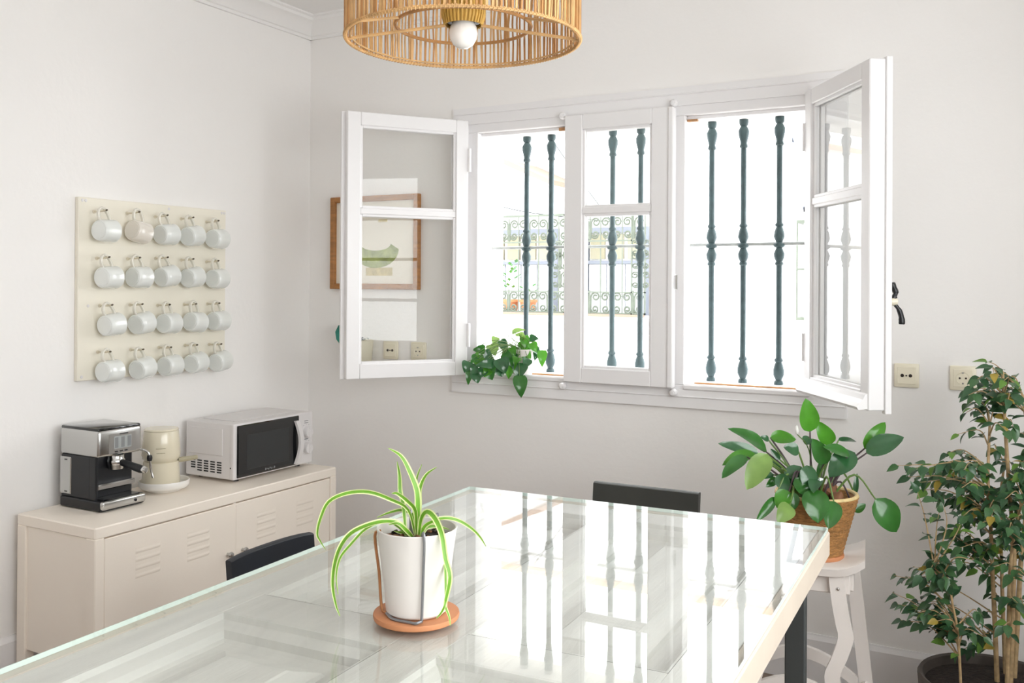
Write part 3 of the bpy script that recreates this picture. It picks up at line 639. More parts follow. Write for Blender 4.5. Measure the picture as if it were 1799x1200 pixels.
# rim binding: wrapped cane turns
bw = MB()
for k in range(190):
    a0 = 2*math.pi*k/190; p = Vector((cx+RL_*math.cos(a0), cy+RL_*math.sin(a0), ZB)); tg = Vector((-math.sin(a0),math.cos(a0),0)); rd = Vector((math.cos(a0),math.sin(a0),0))
    bw.tube([p+tg*(q/6-.5)*.0045+(rd*math.cos(q*math.pi/3)+Vector((0,0,1))*math.sin(q*math.pi/3))*.0036 for q in range(7)], .0011, 4, caps=False)
tag(bw.build('rim_binding', M['rattan'], lp), kind='stuff')
stv = []
for v in range(10):
    g = MB(); off = [lr.uniform(-.0025,.0025) for _ in range(8)]; wd_ = lr.choice((.0016,.002,.0024))
    rows = []
    for k in range(8):
        z = (ZTP-ZB)*k/7; o = off[k] if 0 < k < 7 else 0; h_ = wd_*lr.uniform(.8,1.2)
        rows.append([(-.0013,o-h_,z),(.0013,o-h_,z),(.0013,o+h_,z),(-.0013,o+h_,z),(-.0013,o-h_,z)])
    g.strip(rows); stv.append(g.mesh('cane_strip', M['rattan'] if v % 3 else M['rattan2'], False))
NS = 158
for k in range(NS):
    a0 = 2*math.pi*(k+lr.uniform(-.18,.18))/NS
    put('cane_strip', stv[lr.randrange(10)], lp, T(cx,cy,ZB) @ Matrix.Rotation(a0,4,'Z') @ T(RL_+lr.uniform(-.003,.001),0,0))
# a second, wider-spaced inner layer of cane
for k in range(22):
    a0 = 2*math.pi*(k+lr.uniform(-.4,.4))/22
    put('cane_strip', stv[lr.randrange(10)], lp, T(cx,cy,ZB+.004) @ Matrix.Rotation(a0,4,'Z') @ T(RL_-.012,0,0))
for a0 in map(math.radians, (29,209)):
    e = (cx+RL_*math.cos(a0), cy+RL_*math.sin(a0), ZB+.002); i_ = (cx+.036*math.cos(a0), cy+.036*math.sin(a0), ZB+.030)
    MB().tube([e,i_], .0034, 6).build('spoke', M['rattan'], lp)
for a1,a2 in ((241,236),(357,2)):
    p_, q_ = math.radians(a1), math.radians(a2); MB().tube([(cx+RL_*math.cos(p_),cy+RL_*math.sin(p_),ZB+.002),(cx+RL_*.58*math.cos(q_),cy+RL_*.58*math.sin(q_),ZB+.028)], .003, 6).build('strut', M['rattan'], lp)
# socket sleeve of golden straw, socket and bulb
MB().lathe([(.036,.030),(.041,.045),(.042,.10),(.040,.14),(.012,.16),(.010,.16)],36,T(cx,cy,ZB)).build('socket_sleeve', M['straw'], lp, smooth=True)
sl = MB()
for k in range(34):
    a0 = 2*math.pi*k/34; sl.tube([(cx+.0375*math.cos(a0),cy+.0375*math.sin(a0),ZB+.030),(cx+.0425*math.cos(a0+.02),cy+.0425*math.sin(a0+.02),ZB+.05),(cx+.043*math.cos(a0),cy+.043*math.sin(a0),ZB+.12)], .0026, 5)
tag(sl.build('sleeve_straws', M['straw'], lp), kind='stuff')
MB().lathe([(0,.034),(.034,.034),(.034,.05),(0,.05)],28,T(cx,cy,ZB)).build('socket', M['blackgloss'], lp)
MB().lathe([(0,-.017),(.010,-.016),(.020,-.0095),(.027,.002),(.029,.013),(.027,.026),(.020,.038),(.014,.046),(0,.046)],32,T(cx,cy,ZB)).build('bulb', M['bulb'], lp, smooth=True)
MB().tube([(cx,cy,ZB+.15),(cx,cy,ZC)], .003, 8).build('cord', M['trim'], lp)
MB().lathe([(0,0),(.05,0),(.05,-.02),(.02,-.035),(0,-.035)],24,T(cx,cy,ZC)).build('ceiling_rose', M['trim'], lp, smooth=True)
for k in range(4):
    a0 = math.radians(16+90*k); MB().tube([(cx+RL_*math.cos(a0),cy+RL_*math.sin(a0),ZTP),(cx,cy,ZTP)], .003, 6).build('top_spoke', M['rattan'], lp)

# ------------------------------------------------------------------ picture, sockets, wall pot (behind the left sash) and sockets right of the window
pc = root('framed_print', (.40,-.01,1.391), 'brown wooden framed botanical print behind the open left sash', 'picture')
px0,px1,pz0,pz1 = .150,.650,1.392,1.822
for x0,x1,z0,z1 in ((px0,px0+.026,pz0,pz1),(px1-.026,px1,pz0,pz1),(px0+.026,px1-.026,pz1-.026,pz1),(px0+.026,px1-.026,pz0,pz0+.026)): MB().box(x0,x1,-.030,-.001,z0,z1,.003).build('frame_bar', M['frame'], pc)
MB().box(px0+.02,px1-.02,-.012,-.001,pz0+.02,pz1-.02).build('paper', M['paper'], pc)
g = MB(); n = 14; g.strip([[(.345+.13*math.cos(math.pi*(1+k/n))*1.0+.06,-.0126,1.575+.085*math.sin(math.pi*(1+k/n))*1.0),(.405+.085*math.cos(math.pi*(1+k/n)),-.0126,1.60+.030*math.sin(math.pi*(1+k/n)))] for k in range(n+1)]); g.build('printed_leaf', M['printgreen'], pc)
MB().box(.35,.50,-.0126,-.0118,1.455,1.492).build('printed_caption', M['printyellow'], pc)
for x,z in ((.33,1.74),(.42,1.70),(.50,1.75)): MB().box(x,x+.05,-.0126,-.0118,z,z+.012).build('printed_sprig', M['printyellow'], pc)
def socket(x, z, kind, label):
    t = root('wall_socket', (x,0,z), label, 'socket')
    MB().box(-.040,.040,-.011,0,-.041,.041,.004,seg=2).build('plate', M['socket'], t, world=False, smooth=True)
    MB().box(-.030,.030,-.0125,-.009,-.030,.030,.002).build('insert', M['socket'], t, world=False)
    if kind == 'tv':
        for dx,r in ((-.013,.0058),(.013,.0058),(0,.003)): MB().lathe([(0,0),(r,0),(r,.0012),(0,.0012)],14,T(dx,-.0125,0) @ RX(90)).build('port', M['hole'], t, world=False)
    else:
        MB().lathe([(.021,.000),(.0215,.0018),(.0195,.0018),(.0185,.0005),(.0185,-.001),(0,-.001)],28,T(0,-.0125,0) @ RX(90)).build('well', M['socket'], t, world=False, smooth=True)
        for dx in (-.0095,.0095): MB().lathe([(0,0),(.0032,0),(.0032,.001),(0,.001)],10,T(dx,-.0125,0) @ RX(90)).build('pin_hole', M['hole'], t, world=False)
        for s_ in (-1,1): MB().box(-.003,.003,-.0145,-.012,s_*.0175-.0025,s_*.0175+.0025).build('earth_clip', M['steel'], t, world=False)
    return t
socket(2.6665,1.1135,'tv','ivory antenna socket with two round ports right of the window')
socket(2.8415,1.1135,'power','ivory power socket half behind the fig tree twigs')
socket(.490,1.116,'tv','ivory antenna socket behind the open left sash')
socket(.643,1.117,'power','ivory power socket behind the left sash, nearer the window')
wp = root('wall_planter', (.355,-.06,1.06), 'cream wall planter with dark strap leaves behind the left sash', 'planter')
MB().lathe([(0,.0),(.050,0),(.056,.01),(.062,.098),(.064,.100),(.060,.102),(.057,.092),(0,.090)],28).build('pot', mat('cream_pot','#ddd8c4',.4), wp, world=False, smooth=True)
MB().box(-.02,.02,.045,.061,.03,.08).build('bracket', M['steel'], wp, world=False)
MB().lathe([(0,.091),(.057,.091)],20).build('soil', M['soil'], wp, world=False)
for k,(dx,dz_) in enumerate(((-.05,.012),(.03,.018),(.055,.010),(.0,.022),(-.02,.016),(.04,.004))):
    p = spline([(dx*.2,0,.09),(dx*.7,-.01*(k%2),.105+dz_*.5),(dx*1.2,-.02,.104+dz_*.3)],3)
    MB().strip([[(v.x,v.y-.009*(1-i/len(p)),v.z),(v.x,v.y+.009*(1-i/len(p)),v.z+.002)] for i,v in enumerate(p)]).build('leaf', M['black'] if k % 2 else LEAF[2], wp, world=False)
tl = MB(); tl.strip([[(-.068,-.006,.09+.0),(-.060,.006,.09)],[(-.108,-.022,.165),(-.092,.02,.175)],[(-.122,-.026,.135),(-.104,.024,.14)],[(-.124,-.016,.100),(-.112,.014,.100)],[(-.118,-.003,.082),(-.116,.003,.082)]]); tl.build('drooping_leaf', M['teal'], wp, world=False, smooth=True, ang=180)
# ------------------------------------------------------------------ plants
def leaf_mesh(base, tip, width, m, name='leaf', shape='ovate', droop=.18, fold=.22, n=8, toward=.6, seed=0, roll=0.):
    """one broad leaf: an outline along base->tip, folded at the midrib and bowed; returns an MB in world space"""
    rnd = random.Random(seed); b, t = Vector(base), Vector(tip); ax = t-b; L = ax.length; d = ax.normalized()
    view = (CAMP-b).normalized(); nrm = (view*toward + Vector((0,0,1))*(1-toward) + Vector((rnd.uniform(-.25,.25),rnd.uniform(-.25,.25),rnd.uniform(-.2,.2))))
    nrm = (nrm - d*nrm.dot(d))
    if nrm.length < .05: nrm = d.orthogonal()
    nrm.normalize(); nrm = Quaternion(d, roll) @ nrm; side = d.cross(nrm).normalized()
    if shape == 'ovate': wf = lambda s: (math.sin(math.pi*min(1,s**.80))**.66)*(1-.12*s)*(1 if s < .999 else 0)
    elif shape == 'heart': wf = lambda s: math.sin(math.pi*min(1,(s*.93+.07)**.55))**.8
    else: wf = lambda s: math.sin(math.pi*s**.8)
    rows = []
    for k in range(n+1):
        s = k/n; wv = max(wf(s),0.02 if 0 < k < n else .0)*width/2
        c = b + d*(L*s) + nrm*(droop*L*(math.sin(math.pi*s)*.55))
        wob = math.sin(s*9+seed)*.05*width
        rows.append([c-side*wv+nrm*(fold*wv+wob*.4), c-side*wv*.55+nrm*(fold*wv*.35), c, c+side*wv*.55+nrm*(fold*wv*.35), c+side*wv+nrm*(fold*wv-wob*.4)])
    return MB().strip(rows)
SPIDER=[
 (0.0132,[(2.221,-2.298,1.028),(2.221,-2.298,1.071),(2.219,-2.299,1.101),(2.209,-2.305,1.131),(2.198,-2.311,1.153),(2.181,-2.320,1.165)]),
 (0.0101,[(2.205,-2.307,1.035),(2.197,-2.303,1.077),(2.189,-2.300,1.095),(2.187,-2.299,1.120),(2.184,-2.301,1.142)]),
 (0.0085,[(2.222,-2.297,1.029),(2.221,-2.294,1.078),(2.220,-2.291,1.102),(2.228,-2.286,1.123),(2.242,-2.278,1.135)]),
 (0.0047,[(2.220,-2.299,1.057),(2.211,-2.288,1.103),(2.207,-2.279,1.118),(2.213,-2.276,1.136)]),
 (0.0093,[(2.219,-2.299,1.031),(2.222,-2.305,1.070),(2.216,-2.317,1.087),(2.203,-2.326,1.099),(2.195,-2.330,1.099)]),
 (0.0078,[(2.218,-2.299,1.031),(2.211,-2.309,1.072),(2.190,-2.326,1.089),(2.164,-2.346,1.101),(2.138,-2.365,1.100),(2.117,-2.382,1.088),(2.106,-2.388,1.062),(2.102,-2.390,1.040),(2.106,-2.388,1.029),(2.113,-2.384,1.016)]),
 (0.0078,[(2.218,-2.299,1.031),(2.210,-2.292,1.057),(2.189,-2.292,1.065),(2.170,-2.299,1.061),(2.152,-2.309,1.053)]),
 (0.0101,[(2.212,-2.303,1.029),(2.204,-2.318,1.051),(2.191,-2.336,1.058),(2.173,-2.357,1.055),(2.155,-2.377,1.044),(2.147,-2.392,1.025),(2.140,-2.396,0.998),(2.138,-2.397,0.969),(2.142,-2.394,0.940),(2.147,-2.391,0.924)]),
 (0.0054,[(2.211,-2.303,1.029),(2.187,-2.327,1.055),(2.164,-2.350,1.047),(2.149,-2.370,1.025),(2.137,-2.380,1.005),(2.132,-2.382,0.978),(2.135,-2.381,0.951)]),
 (0.0117,[(2.222,-2.297,1.029),(2.232,-2.305,1.060),(2.247,-2.311,1.074),(2.264,-2.315,1.066),(2.279,-2.320,1.045),(2.290,-2.327,1.014),(2.300,-2.330,0.989),(2.295,-2.332,0.958),(2.294,-2.333,0.947),(2.299,-2.330,0.932),(2.301,-2.329,0.918)]),
 (0.0062,[(2.253,-2.280,1.032),(2.271,-2.299,1.004),(2.286,-2.319,0.963),(2.296,-2.336,0.951),(2.291,-2.339,0.938),(2.285,-2.342,0.930)]),
 (0.0070,[(2.224,-2.296,1.029),(2.231,-2.279,1.048),(2.244,-2.259,1.053),(2.257,-2.238,1.046),(2.273,-2.225,1.033),(2.285,-2.218,1.019),(2.293,-2.214,1.005)]),
 (0.0085,[(2.216,-2.301,1.028),(2.213,-2.318,1.044),(2.208,-2.332,1.056),(2.196,-2.338,1.054)]),
 (0.0093,[(2.224,-2.296,1.029),(2.230,-2.293,1.046),(2.242,-2.286,1.054),(2.252,-2.281,1.056)]),
 (0.0078,[(2.225,-2.295,1.028),(2.227,-2.284,1.041),(2.238,-2.271,1.042),(2.255,-2.261,1.037)]),
 (0.0078,[(2.213,-2.302,1.028),(2.204,-2.307,1.035),(2.189,-2.315,1.038)]),
]
BASKET=[
 ((2.469,-0.605,0.769),(2.466,-0.608,0.984),(2.458,-0.632,1.079),0.051),
 ((2.434,-0.616,0.767),(2.349,-0.649,0.919),(2.255,-0.708,0.985),0.042),
 ((2.431,-0.635,0.771),(2.339,-0.700,0.920),(2.238,-0.748,0.948),0.032),
 ((2.426,-0.661,0.775),(2.321,-0.767,0.923),(2.265,-0.815,0.866),0.036),
 ((2.444,-0.660,0.777),(2.378,-0.759,0.934),(2.339,-0.824,0.846),0.057),
 ((2.429,-0.641,0.772),(2.332,-0.716,0.922),(2.255,-0.770,0.893),0.038),
 ((2.433,-0.602,0.764),(2.349,-0.615,0.958),(2.411,-0.568,0.952),0.040),
 ((2.433,-0.607,0.765),(2.349,-0.626,0.952),(2.328,-0.642,0.962),0.017),
 ((2.464,-0.626,0.773),(2.446,-0.664,0.931),(2.409,-0.686,0.945),0.036),
 ((2.484,-0.588,0.767),(2.519,-0.556,0.945),(2.485,-0.586,1.011),0.042),
 ((2.484,-0.610,0.772),(2.515,-0.614,0.895),(2.483,-0.646,0.966),0.044),
 ((2.469,-0.605,0.769),(2.466,-0.608,0.969),(2.454,-0.613,0.948),0.029),
 ((2.504,-0.609,0.774),(2.578,-0.603,0.924),(2.516,-0.654,0.949),0.034),
 ((2.507,-0.603,0.773),(2.589,-0.585,0.931),(2.529,-0.626,0.865),0.059),
 ((2.486,-0.568,0.764),(2.528,-0.505,0.950),(2.570,-0.454,0.942),0.021),
 ((2.511,-0.582,0.769),(2.607,-0.530,0.934),(2.655,-0.483,1.006),0.038),
 ((2.515,-0.594,0.772),(2.616,-0.559,0.927),(2.709,-0.526,0.974),0.055),
 ((2.523,-0.594,0.773),(2.642,-0.555,0.796),(2.693,-0.532,0.706),0.067),
 ((2.505,-0.594,0.771),(2.586,-0.564,0.751),(2.612,-0.546,0.773),0.021),
 ((2.481,-0.656,0.781),(2.498,-0.732,0.841),(2.519,-0.765,0.761),0.065),
 ((2.497,-0.647,0.781),(2.553,-0.708,0.808),(2.549,-0.769,0.748),0.046),
 ((2.461,-0.655,0.778),(2.435,-0.738,0.829),(2.407,-0.761,0.786),0.044),
 ((2.450,-0.657,0.777),(2.398,-0.748,0.810),(2.360,-0.803,0.752),0.025),
 ((2.464,-0.665,0.781),(2.443,-0.763,0.796),(2.422,-0.818,0.757),0.044),
 ((2.464,-0.656,0.779),(2.445,-0.739,0.828),(2.448,-0.749,0.781),0.030),
 ((2.467,-0.634,0.775),(2.456,-0.682,0.893),(2.426,-0.711,0.839),0.048),
 ((2.473,-0.642,0.777),(2.475,-0.699,0.901),(2.488,-0.717,0.832),0.042),
 ((2.465,-0.651,0.778),(2.449,-0.725,0.866),(2.481,-0.722,0.821),0.050),
 ((2.449,-0.644,0.774),(2.398,-0.713,0.870),(2.431,-0.734,0.825),0.036),
 ((2.442,-0.629,0.771),(2.377,-0.679,0.860),(2.340,-0.696,0.849),0.021),
 ((2.446,-0.632,0.772),(2.387,-0.685,0.852),(2.364,-0.712,0.830),0.021),
 ((2.484,-0.643,0.778),(2.509,-0.698,0.868),(2.505,-0.747,0.836),0.036),
 ((2.446,-0.618,0.769),(2.388,-0.650,0.900),(2.363,-0.657,0.930),0.015),
 ((2.473,-0.589,0.766),(2.481,-0.564,0.842),(2.485,-0.534,0.889),0.015),
 ((2.498,-0.553,0.762),(2.571,-0.457,0.780),(2.574,-0.447,0.840),0.014),
 ((2.442,-0.597,0.764),(2.380,-0.598,0.862),(2.343,-0.598,0.882),0.027),
]

POTHOS=[
 ((0.985,-0.140,1.096),(0.980,-0.154,1.061),0.042),
 ((0.996,-0.135,1.072),(0.993,-0.147,1.017),0.030),
 ((1.024,-0.142,1.051),(1.035,-0.147,1.019),0.045),
 ((1.016,-0.112,1.113),(1.001,-0.132,1.096),0.036),
 ((0.988,-0.082,1.152),(1.006,-0.083,1.132),0.030),
 ((1.022,-0.063,1.141),(0.993,-0.091,1.141),0.036),
 ((1.043,-0.052,1.165),(1.059,-0.054,1.129),0.048),
 ((1.054,-0.023,1.194),(1.049,-0.037,1.170),0.030),
 ((1.070,-0.014,1.182),(1.091,-0.014,1.140),0.036),
 ((1.027,-0.118,1.108),(1.037,-0.123,1.079),0.042),
 ((1.027,-0.129,1.073),(1.011,-0.149,1.051),0.042),
 ((1.063,-0.120,1.080),(1.084,-0.120,1.037),0.060),
 ((1.069,-0.083,1.120),(1.048,-0.106,1.108),0.054),
 ((1.100,-0.066,1.114),(1.133,-0.059,1.109),0.069),
 ((1.114,-0.103,1.111),(1.135,-0.103,1.065),0.057),
 ((1.120,-0.066,1.133),(1.146,-0.063,1.086),0.036),
 ((1.094,-0.092,1.074),(1.115,-0.092,1.045),0.054),
 ((1.037,-0.089,1.119),(1.032,-0.103,1.090),0.042),
 ((1.099,-0.123,1.088),(1.053,-0.160,1.083),0.036),
 ((1.141,-0.043,1.114),(1.136,-0.057,1.047),0.048),
 ((1.178,-0.034,1.091),(1.177,-0.046,1.042),0.057),
 ((1.187,-0.063,1.041),(1.197,-0.069,0.974),0.051),
 ((1.142,-0.020,1.143),(1.137,-0.034,1.107),0.042),
 ((1.174,-0.002,1.131),(1.199,0.000,1.114),0.042),
 ((1.153,0.009,1.196),(1.163,0.003,1.214),0.042),
 ((1.164,0.015,1.202),(1.179,0.012,1.154),0.036),
 ((1.185,0.027,1.190),(1.216,0.032,1.190),0.030),
 ((1.200,0.012,1.173),(1.220,0.012,1.144),0.036),
 ((1.196,0.033,1.154),(1.221,0.036,1.125),0.030),
 ((1.242,0.035,1.143),(1.246,0.027,1.090),0.036),
 ((1.212,0.041,1.136),(1.211,0.030,1.107),0.024),
 ((1.164,0.015,1.172),(1.161,0.002,1.142),0.036),
 ((1.112,0.009,1.212),(1.154,0.021,1.222),0.024),
 ((1.131,-0.037,1.155),(1.147,-0.040,1.126),0.033),
 ((1.199,-0.011,1.109),(1.193,-0.026,1.080),0.036),
 ((1.078,-0.123,1.070),(1.068,-0.140,1.044),0.036),
 ((1.058,-0.135,1.069),(1.053,-0.149,1.041),0.036),
 ((0.996,-0.112,1.124),(1.014,-0.113,1.107),0.030),
 ((1.155,0.033,1.152),(1.181,0.036,1.141),0.030),
 ((1.167,-0.040,1.115),(1.162,-0.055,1.092),0.036),
]

FTRUNK=[
 (0.009,[(2.957,-0.372,0.295),(2.950,-0.376,0.433),(2.944,-0.380,0.567),(2.938,-0.384,0.723),(2.931,-0.388,0.857),(2.935,-0.387,1.013)]),
 (0.008,[(2.977,-0.292,0.270),(2.969,-0.298,0.457),(2.965,-0.301,0.594),(2.961,-0.303,0.776),(2.975,-0.296,0.913)]),
 (0.010,[(2.990,-0.377,0.303),(2.996,-0.374,0.485),(2.999,-0.373,0.640),(2.989,-0.379,0.795),(2.976,-0.387,0.994),(2.968,-0.392,1.171)]),
 (0.010,[(2.999,-0.314,0.287),(3.010,-0.309,0.468),(3.016,-0.307,0.603),(3.031,-0.299,0.784),(3.034,-0.298,0.964),(3.018,-0.307,1.099)]),
 (0.008,[(2.983,-0.426,0.319),(2.987,-0.425,0.454),(2.990,-0.424,0.607),(3.009,-0.414,0.760),(3.050,-0.392,0.891)]),
 (0.005,[(2.869,-0.500,0.314),(2.860,-0.506,0.422),(2.846,-0.514,0.509),(2.838,-0.519,0.561),(2.823,-0.527,0.587),(2.800,-0.540,0.613)]),
]
FREG=[
 (34,[(2.861,1.104),(2.936,1.175),(3.023,1.098),(3.069,0.775),(2.832,0.747)]),
 (10,[(2.929,1.225),(2.973,1.227),(3.023,1.098),(2.877,1.088)]),
 (26,[(2.682,0.885),(2.785,0.929),(2.877,0.920),(2.878,0.752),(2.754,0.754)]),
 (10,[(2.738,0.752),(2.878,0.786),(2.909,0.656),(2.786,0.639)]),
 (30,[(2.652,0.576),(2.755,0.634),(2.863,0.607),(2.864,0.498),(2.787,0.383),(2.662,0.395)]),
 (12,[(2.786,0.656),(2.938,0.693),(2.939,0.593),(2.786,0.587)]),
 (18,[(2.908,0.789),(3.068,0.840),(3.069,0.613),(2.939,0.593)]),
 (7,[(2.879,0.500),(3.025,0.541),(3.025,0.443),(2.894,0.419)]),
 (3,[(2.834,0.340),(2.917,0.373),(2.917,0.323),(2.849,0.301)]),
]
# --- spider plant in a white pot on the table
sx_, sy_ = 2.219, -2.297
sp = root('spider_plant', (sx_,sy_,.9155), 'striped spider plant in a plain white pot with a wire holder on the table', 'potted plant')
WM[sp.name] = sp.matrix_basis = sp.matrix_basis @ Matrix.Scale(.777,4)
sa = MB(); sa.lathe([(0,0),(.078,0),(.0835,.003),(.085,.009),(.084,.013),(.080,.0135),(.0,.0115)],44,T(sx_,sy_,.9052) @ Matrix.Scale(.777,4)); tag(sa.build('terracotta_saucer', M['terracotta'], smooth=True), 'round terracotta saucer under the white spider plant pot', 'saucer')
MB().lathe([(0,.002),(.056,.002),(.060,.006),(.0635,.05),(.0775,.158),(.0795,.165),(.0785,.167),(.0755,.166),(.0735,.155),(.070,.142),(0,.142)],44).build('pot', M['potwhite'], sp, world=False, smooth=True)
s_ = MB(); s_.lathe([(0,.147),(.03,.149),(.06,.145),(.0715,.143)],28); s_.build('soil', M['soil'], sp, world=False, smooth=True)
rb = random.Random(8)
for k in range(46):
    aa, rr = rb.uniform(0,6.28), .066*math.sqrt(rb.random()); q = rb.uniform(.003,.0065)
    MB().box(-q,q,-q*.7,q*.7,-q*.5,q*.5,q*.25,M=T(rr*math.cos(aa),rr*math.sin(aa),.149) @ RZ(rb.uniform(0,180)) @ RX(rb.uniform(-30,30))).build('bark_chip', M['huskbrown'] if k % 3 else M['soil'], sp, world=False)
for i,(w_,pts) in enumerate(SPIDER):
    P = spline(pts,4); N = len(P); rows = []; rowm = []
    for k,p in enumerate(P):
        s = k/(N-1); t = (P[min(k+1,N-1)]-P[max(k-1,0)]).normalized(); vw = (CAMP-p).normalized()
        tw = math.sin(s*2.6+i)*.55; nn = (vw - t*vw.dot(t)).normalized(); nn = Quaternion(t, tw) @ nn; sd = t.cross(nn)
        h = w_*.38*(min(1,.45+s*2.2))*(1-s**3.2)+.0006
        rows.append([p-sd*h+nn*h*.35, p-sd*h*.62+nn*h*.12, p, p+sd*h*.62+nn*h*.12, p+sd*h+nn*h*.35])
    g = MB()
    for j in range(4):
        g.mi = 1 if j in (0,3) else 0; g.strip([[r[j],r[j+1]] for r in rows])
    bmesh.ops.remove_doubles(g.bm, verts=list(g.bm.verts), dist=.00002)
    g.build('leaf', [SLEAF,SEDGE], sp, smooth=True, ang=180)
MB().tube([(-.017,.007,.145),(-.020,.009,.170),(-.022,.010,.195)], [.0045,.004,.0035], 8).build('cut_stem', M['wire'], sp, world=False)
# wire holder: one copper-brown leg and two grey legs hooked over the rim
def sw(pts, m, nm='holder_wire', r=.0029): MB().tube(spline(pts,4), r, 8).build(nm, m, sp, world=False, smooth=True)
aL, aR, aB = math.radians(-130), math.radians(-47), math.radians(95)
def pol(r, a_, z): return (r*math.cos(a_), r*math.sin(a_), z)
sw([pol(.070,aL-.28,.160),pol(.082,aL-.28,.150),pol(.0735,aL-.25,.08),pol(.068,aL-.2,.012),pol(.060,aL,.004)], M['copper'])
sw([pol(.060,aL,.004),pol(.066,(aL+aR)/2-.15,.003),pol(.072,aR-.30,.003),pol(.079,aR-.16,.004),pol(.076,aR-.03,.006)], M['wire'])
sw([pol(.076,aR-.03,.006),pol(.0705,aR,.012),pol(.0755,aR+.02,.09),pol(.0835,aR+.02,.158),pol(.080,aR,.174),pol(.072,aR,.162)], M['wire'])
sw([pol(.050,aB,.003),pol(.066,aB,.006),pol(.084,aB,.155),pol(.080,aB,.172),pol(.072,aB,.160)], M['wire'])

# --- basket plant on the stool
bp_ = root('basket_plant', (2.483,-0.598,.6185), 'broad-leaved glossy plant in a straw basket pot on the white stool', 'potted plant')
ba = MB(); pr = [(0,0)]
for k in range(15):
    t = k/14; r = .070+.046*t; pr += [(r+.0005,.004+.176*t-.006),(r+.0040,.004+.176*t),]
pr += [(.116,.186),(.110,.188),(.106,.176),(.102,.16),(0,.16)]
ba.lathe(pr,40); ba.build('basket', M['basket'], bp_, world=False, smooth=True, ang=80)
MB().tube([(.1135*math.cos(2*math.pi*k/40),.1135*math.sin(2*math.pi*k/40),.184) for k in range(40)], .0062, 8, closed=True).build('basket_rim', M['basketrim'], bp_, world=False, smooth=True)
MB().lathe([(0,0),(.078,0),(.080,.006),(.078,.012),(.070,.012)],36).build('basket_foot', M['terracotta'], bp_, world=False, smooth=True)
MB().lathe([(0,.164),(.05,.166),(.103,.161)],24).build('soil', M['soil'], bp_, world=False, smooth=True)
for (p0,p1,r) in (((.02,.01,.165),(.05,.02,.215),.03),((.055,-.02,.165),(.075,-.03,.200),.022),((-.03,.02,.165),(-.05,.04,.20),.025)):
    g = MB(); g.tube([p0,tuple((Vector(p0)+Vector(p1))/2),p1],[r*.7,r,.004],10); g.build('husk', M['huskbrown'], bp_, world=False, smooth=True)
for i,(r0,b,t,w_) in enumerate(BASKET):
    b_v, r_v = Vector(b), Vector(r0); r_v.z = .79
    mid = (r_v+b_v)/2 + Vector((0,0,.03 if b_v.z > .84 else .07)); mid = mid + (r_v-b_v)*.15*(1 if b_v.z > .84 else -.2)
    dark = i in (0,1,9,13,15,16) or i % 3 == 0
    MB().tube(spline([r_v,mid,b_v + (Vector(t)-b_v)*.03],5), [.0034]*6+[.0028]*4+[.0022], 6).build('stem', M['petioledark'] if dark else M['petiole'], bp_, smooth=True)
    low = b_v.z < .86
    mt = LEAF[1] if i in (0,6,9,15,5,21) else LEAF[3] if i in (4,23) else LEAF[0] if i in (1,10,17,19,20,22) else LEAF[2 if i % 3 else 0]
    t2 = Vector(b)+(Vector(t)-Vector(b))*1.08
    lfm = leaf_mesh(b,t2,w_*1.22,mt,droop=.20 if i % 2 else .1,fold=.25,n=10,toward=(.9 if (low or i in (0,4,9,10,13,15,17)) else .65),seed=i)
    lo = lfm.build('leaf', mt, bp_, smooth=True, ang=180)
MB().lathe([(0,0),(.004,.004),(.006,.012),(.004,.024),(0,.030)],10,T(2.432,-0.628,0.975)).build('bud', M['dish'], bp_, smooth=True)
MB().tube(spline([(2.483,-0.598,.785),(2.463,-0.610,.93),(2.432,-0.628,0.978)],5), .0016, 6).build('bud_stalk', M['petiole'], bp_, smooth=True)

# --- trailing plant on the window sill
pt = root('trailing_pothos', (1.14,-.02,1.0365), 'trailing green pothos in a small white pot on the window sill', 'potted plant')
g = MB().lathe([(0,0),(.040,0),(.043,.006),(.047,.098),(.049,.106),(.047,.109),(.043,.100),(.042,.09),(0,.09)],28,T(.015,.040,0)); g.build('pot', M['potwhite'], pt, world=False, smooth=True)
g = MB().lathe([(0,.092),(.042,.091)],20,T(.015,.040,0)); g.build('soil', M['soil'], pt, world=False)
hub_ = Vector((1.155,.015,1.145))
for i,(b,t,w_) in enumerate(POTHOS):
    b_, t_ = Vector(b), Vector(t); t_ = b_+(t_-b_)*1.35
    mt = LEAF[1] if (i >= 22 and i % 2) or i in (9,19,29) else LEAF[3] if i in (6,7,24,32) else LEAF[0] if i % 2 else LEAF[2]
    leaf_mesh(b_,t_,max(.026,w_*1.2),mt,shape='heart',droop=.25,fold=.3,n=7,toward=.75,seed=i+40).build('leaf', mt, pt, smooth=True, ang=180)
    mid = (hub_+b_)/2 + Vector((0,-.015,.035))
    MB().tube(spline([hub_,mid,b_],4), .0012, 5).build('stem', M['petiole'], pt, smooth=True)

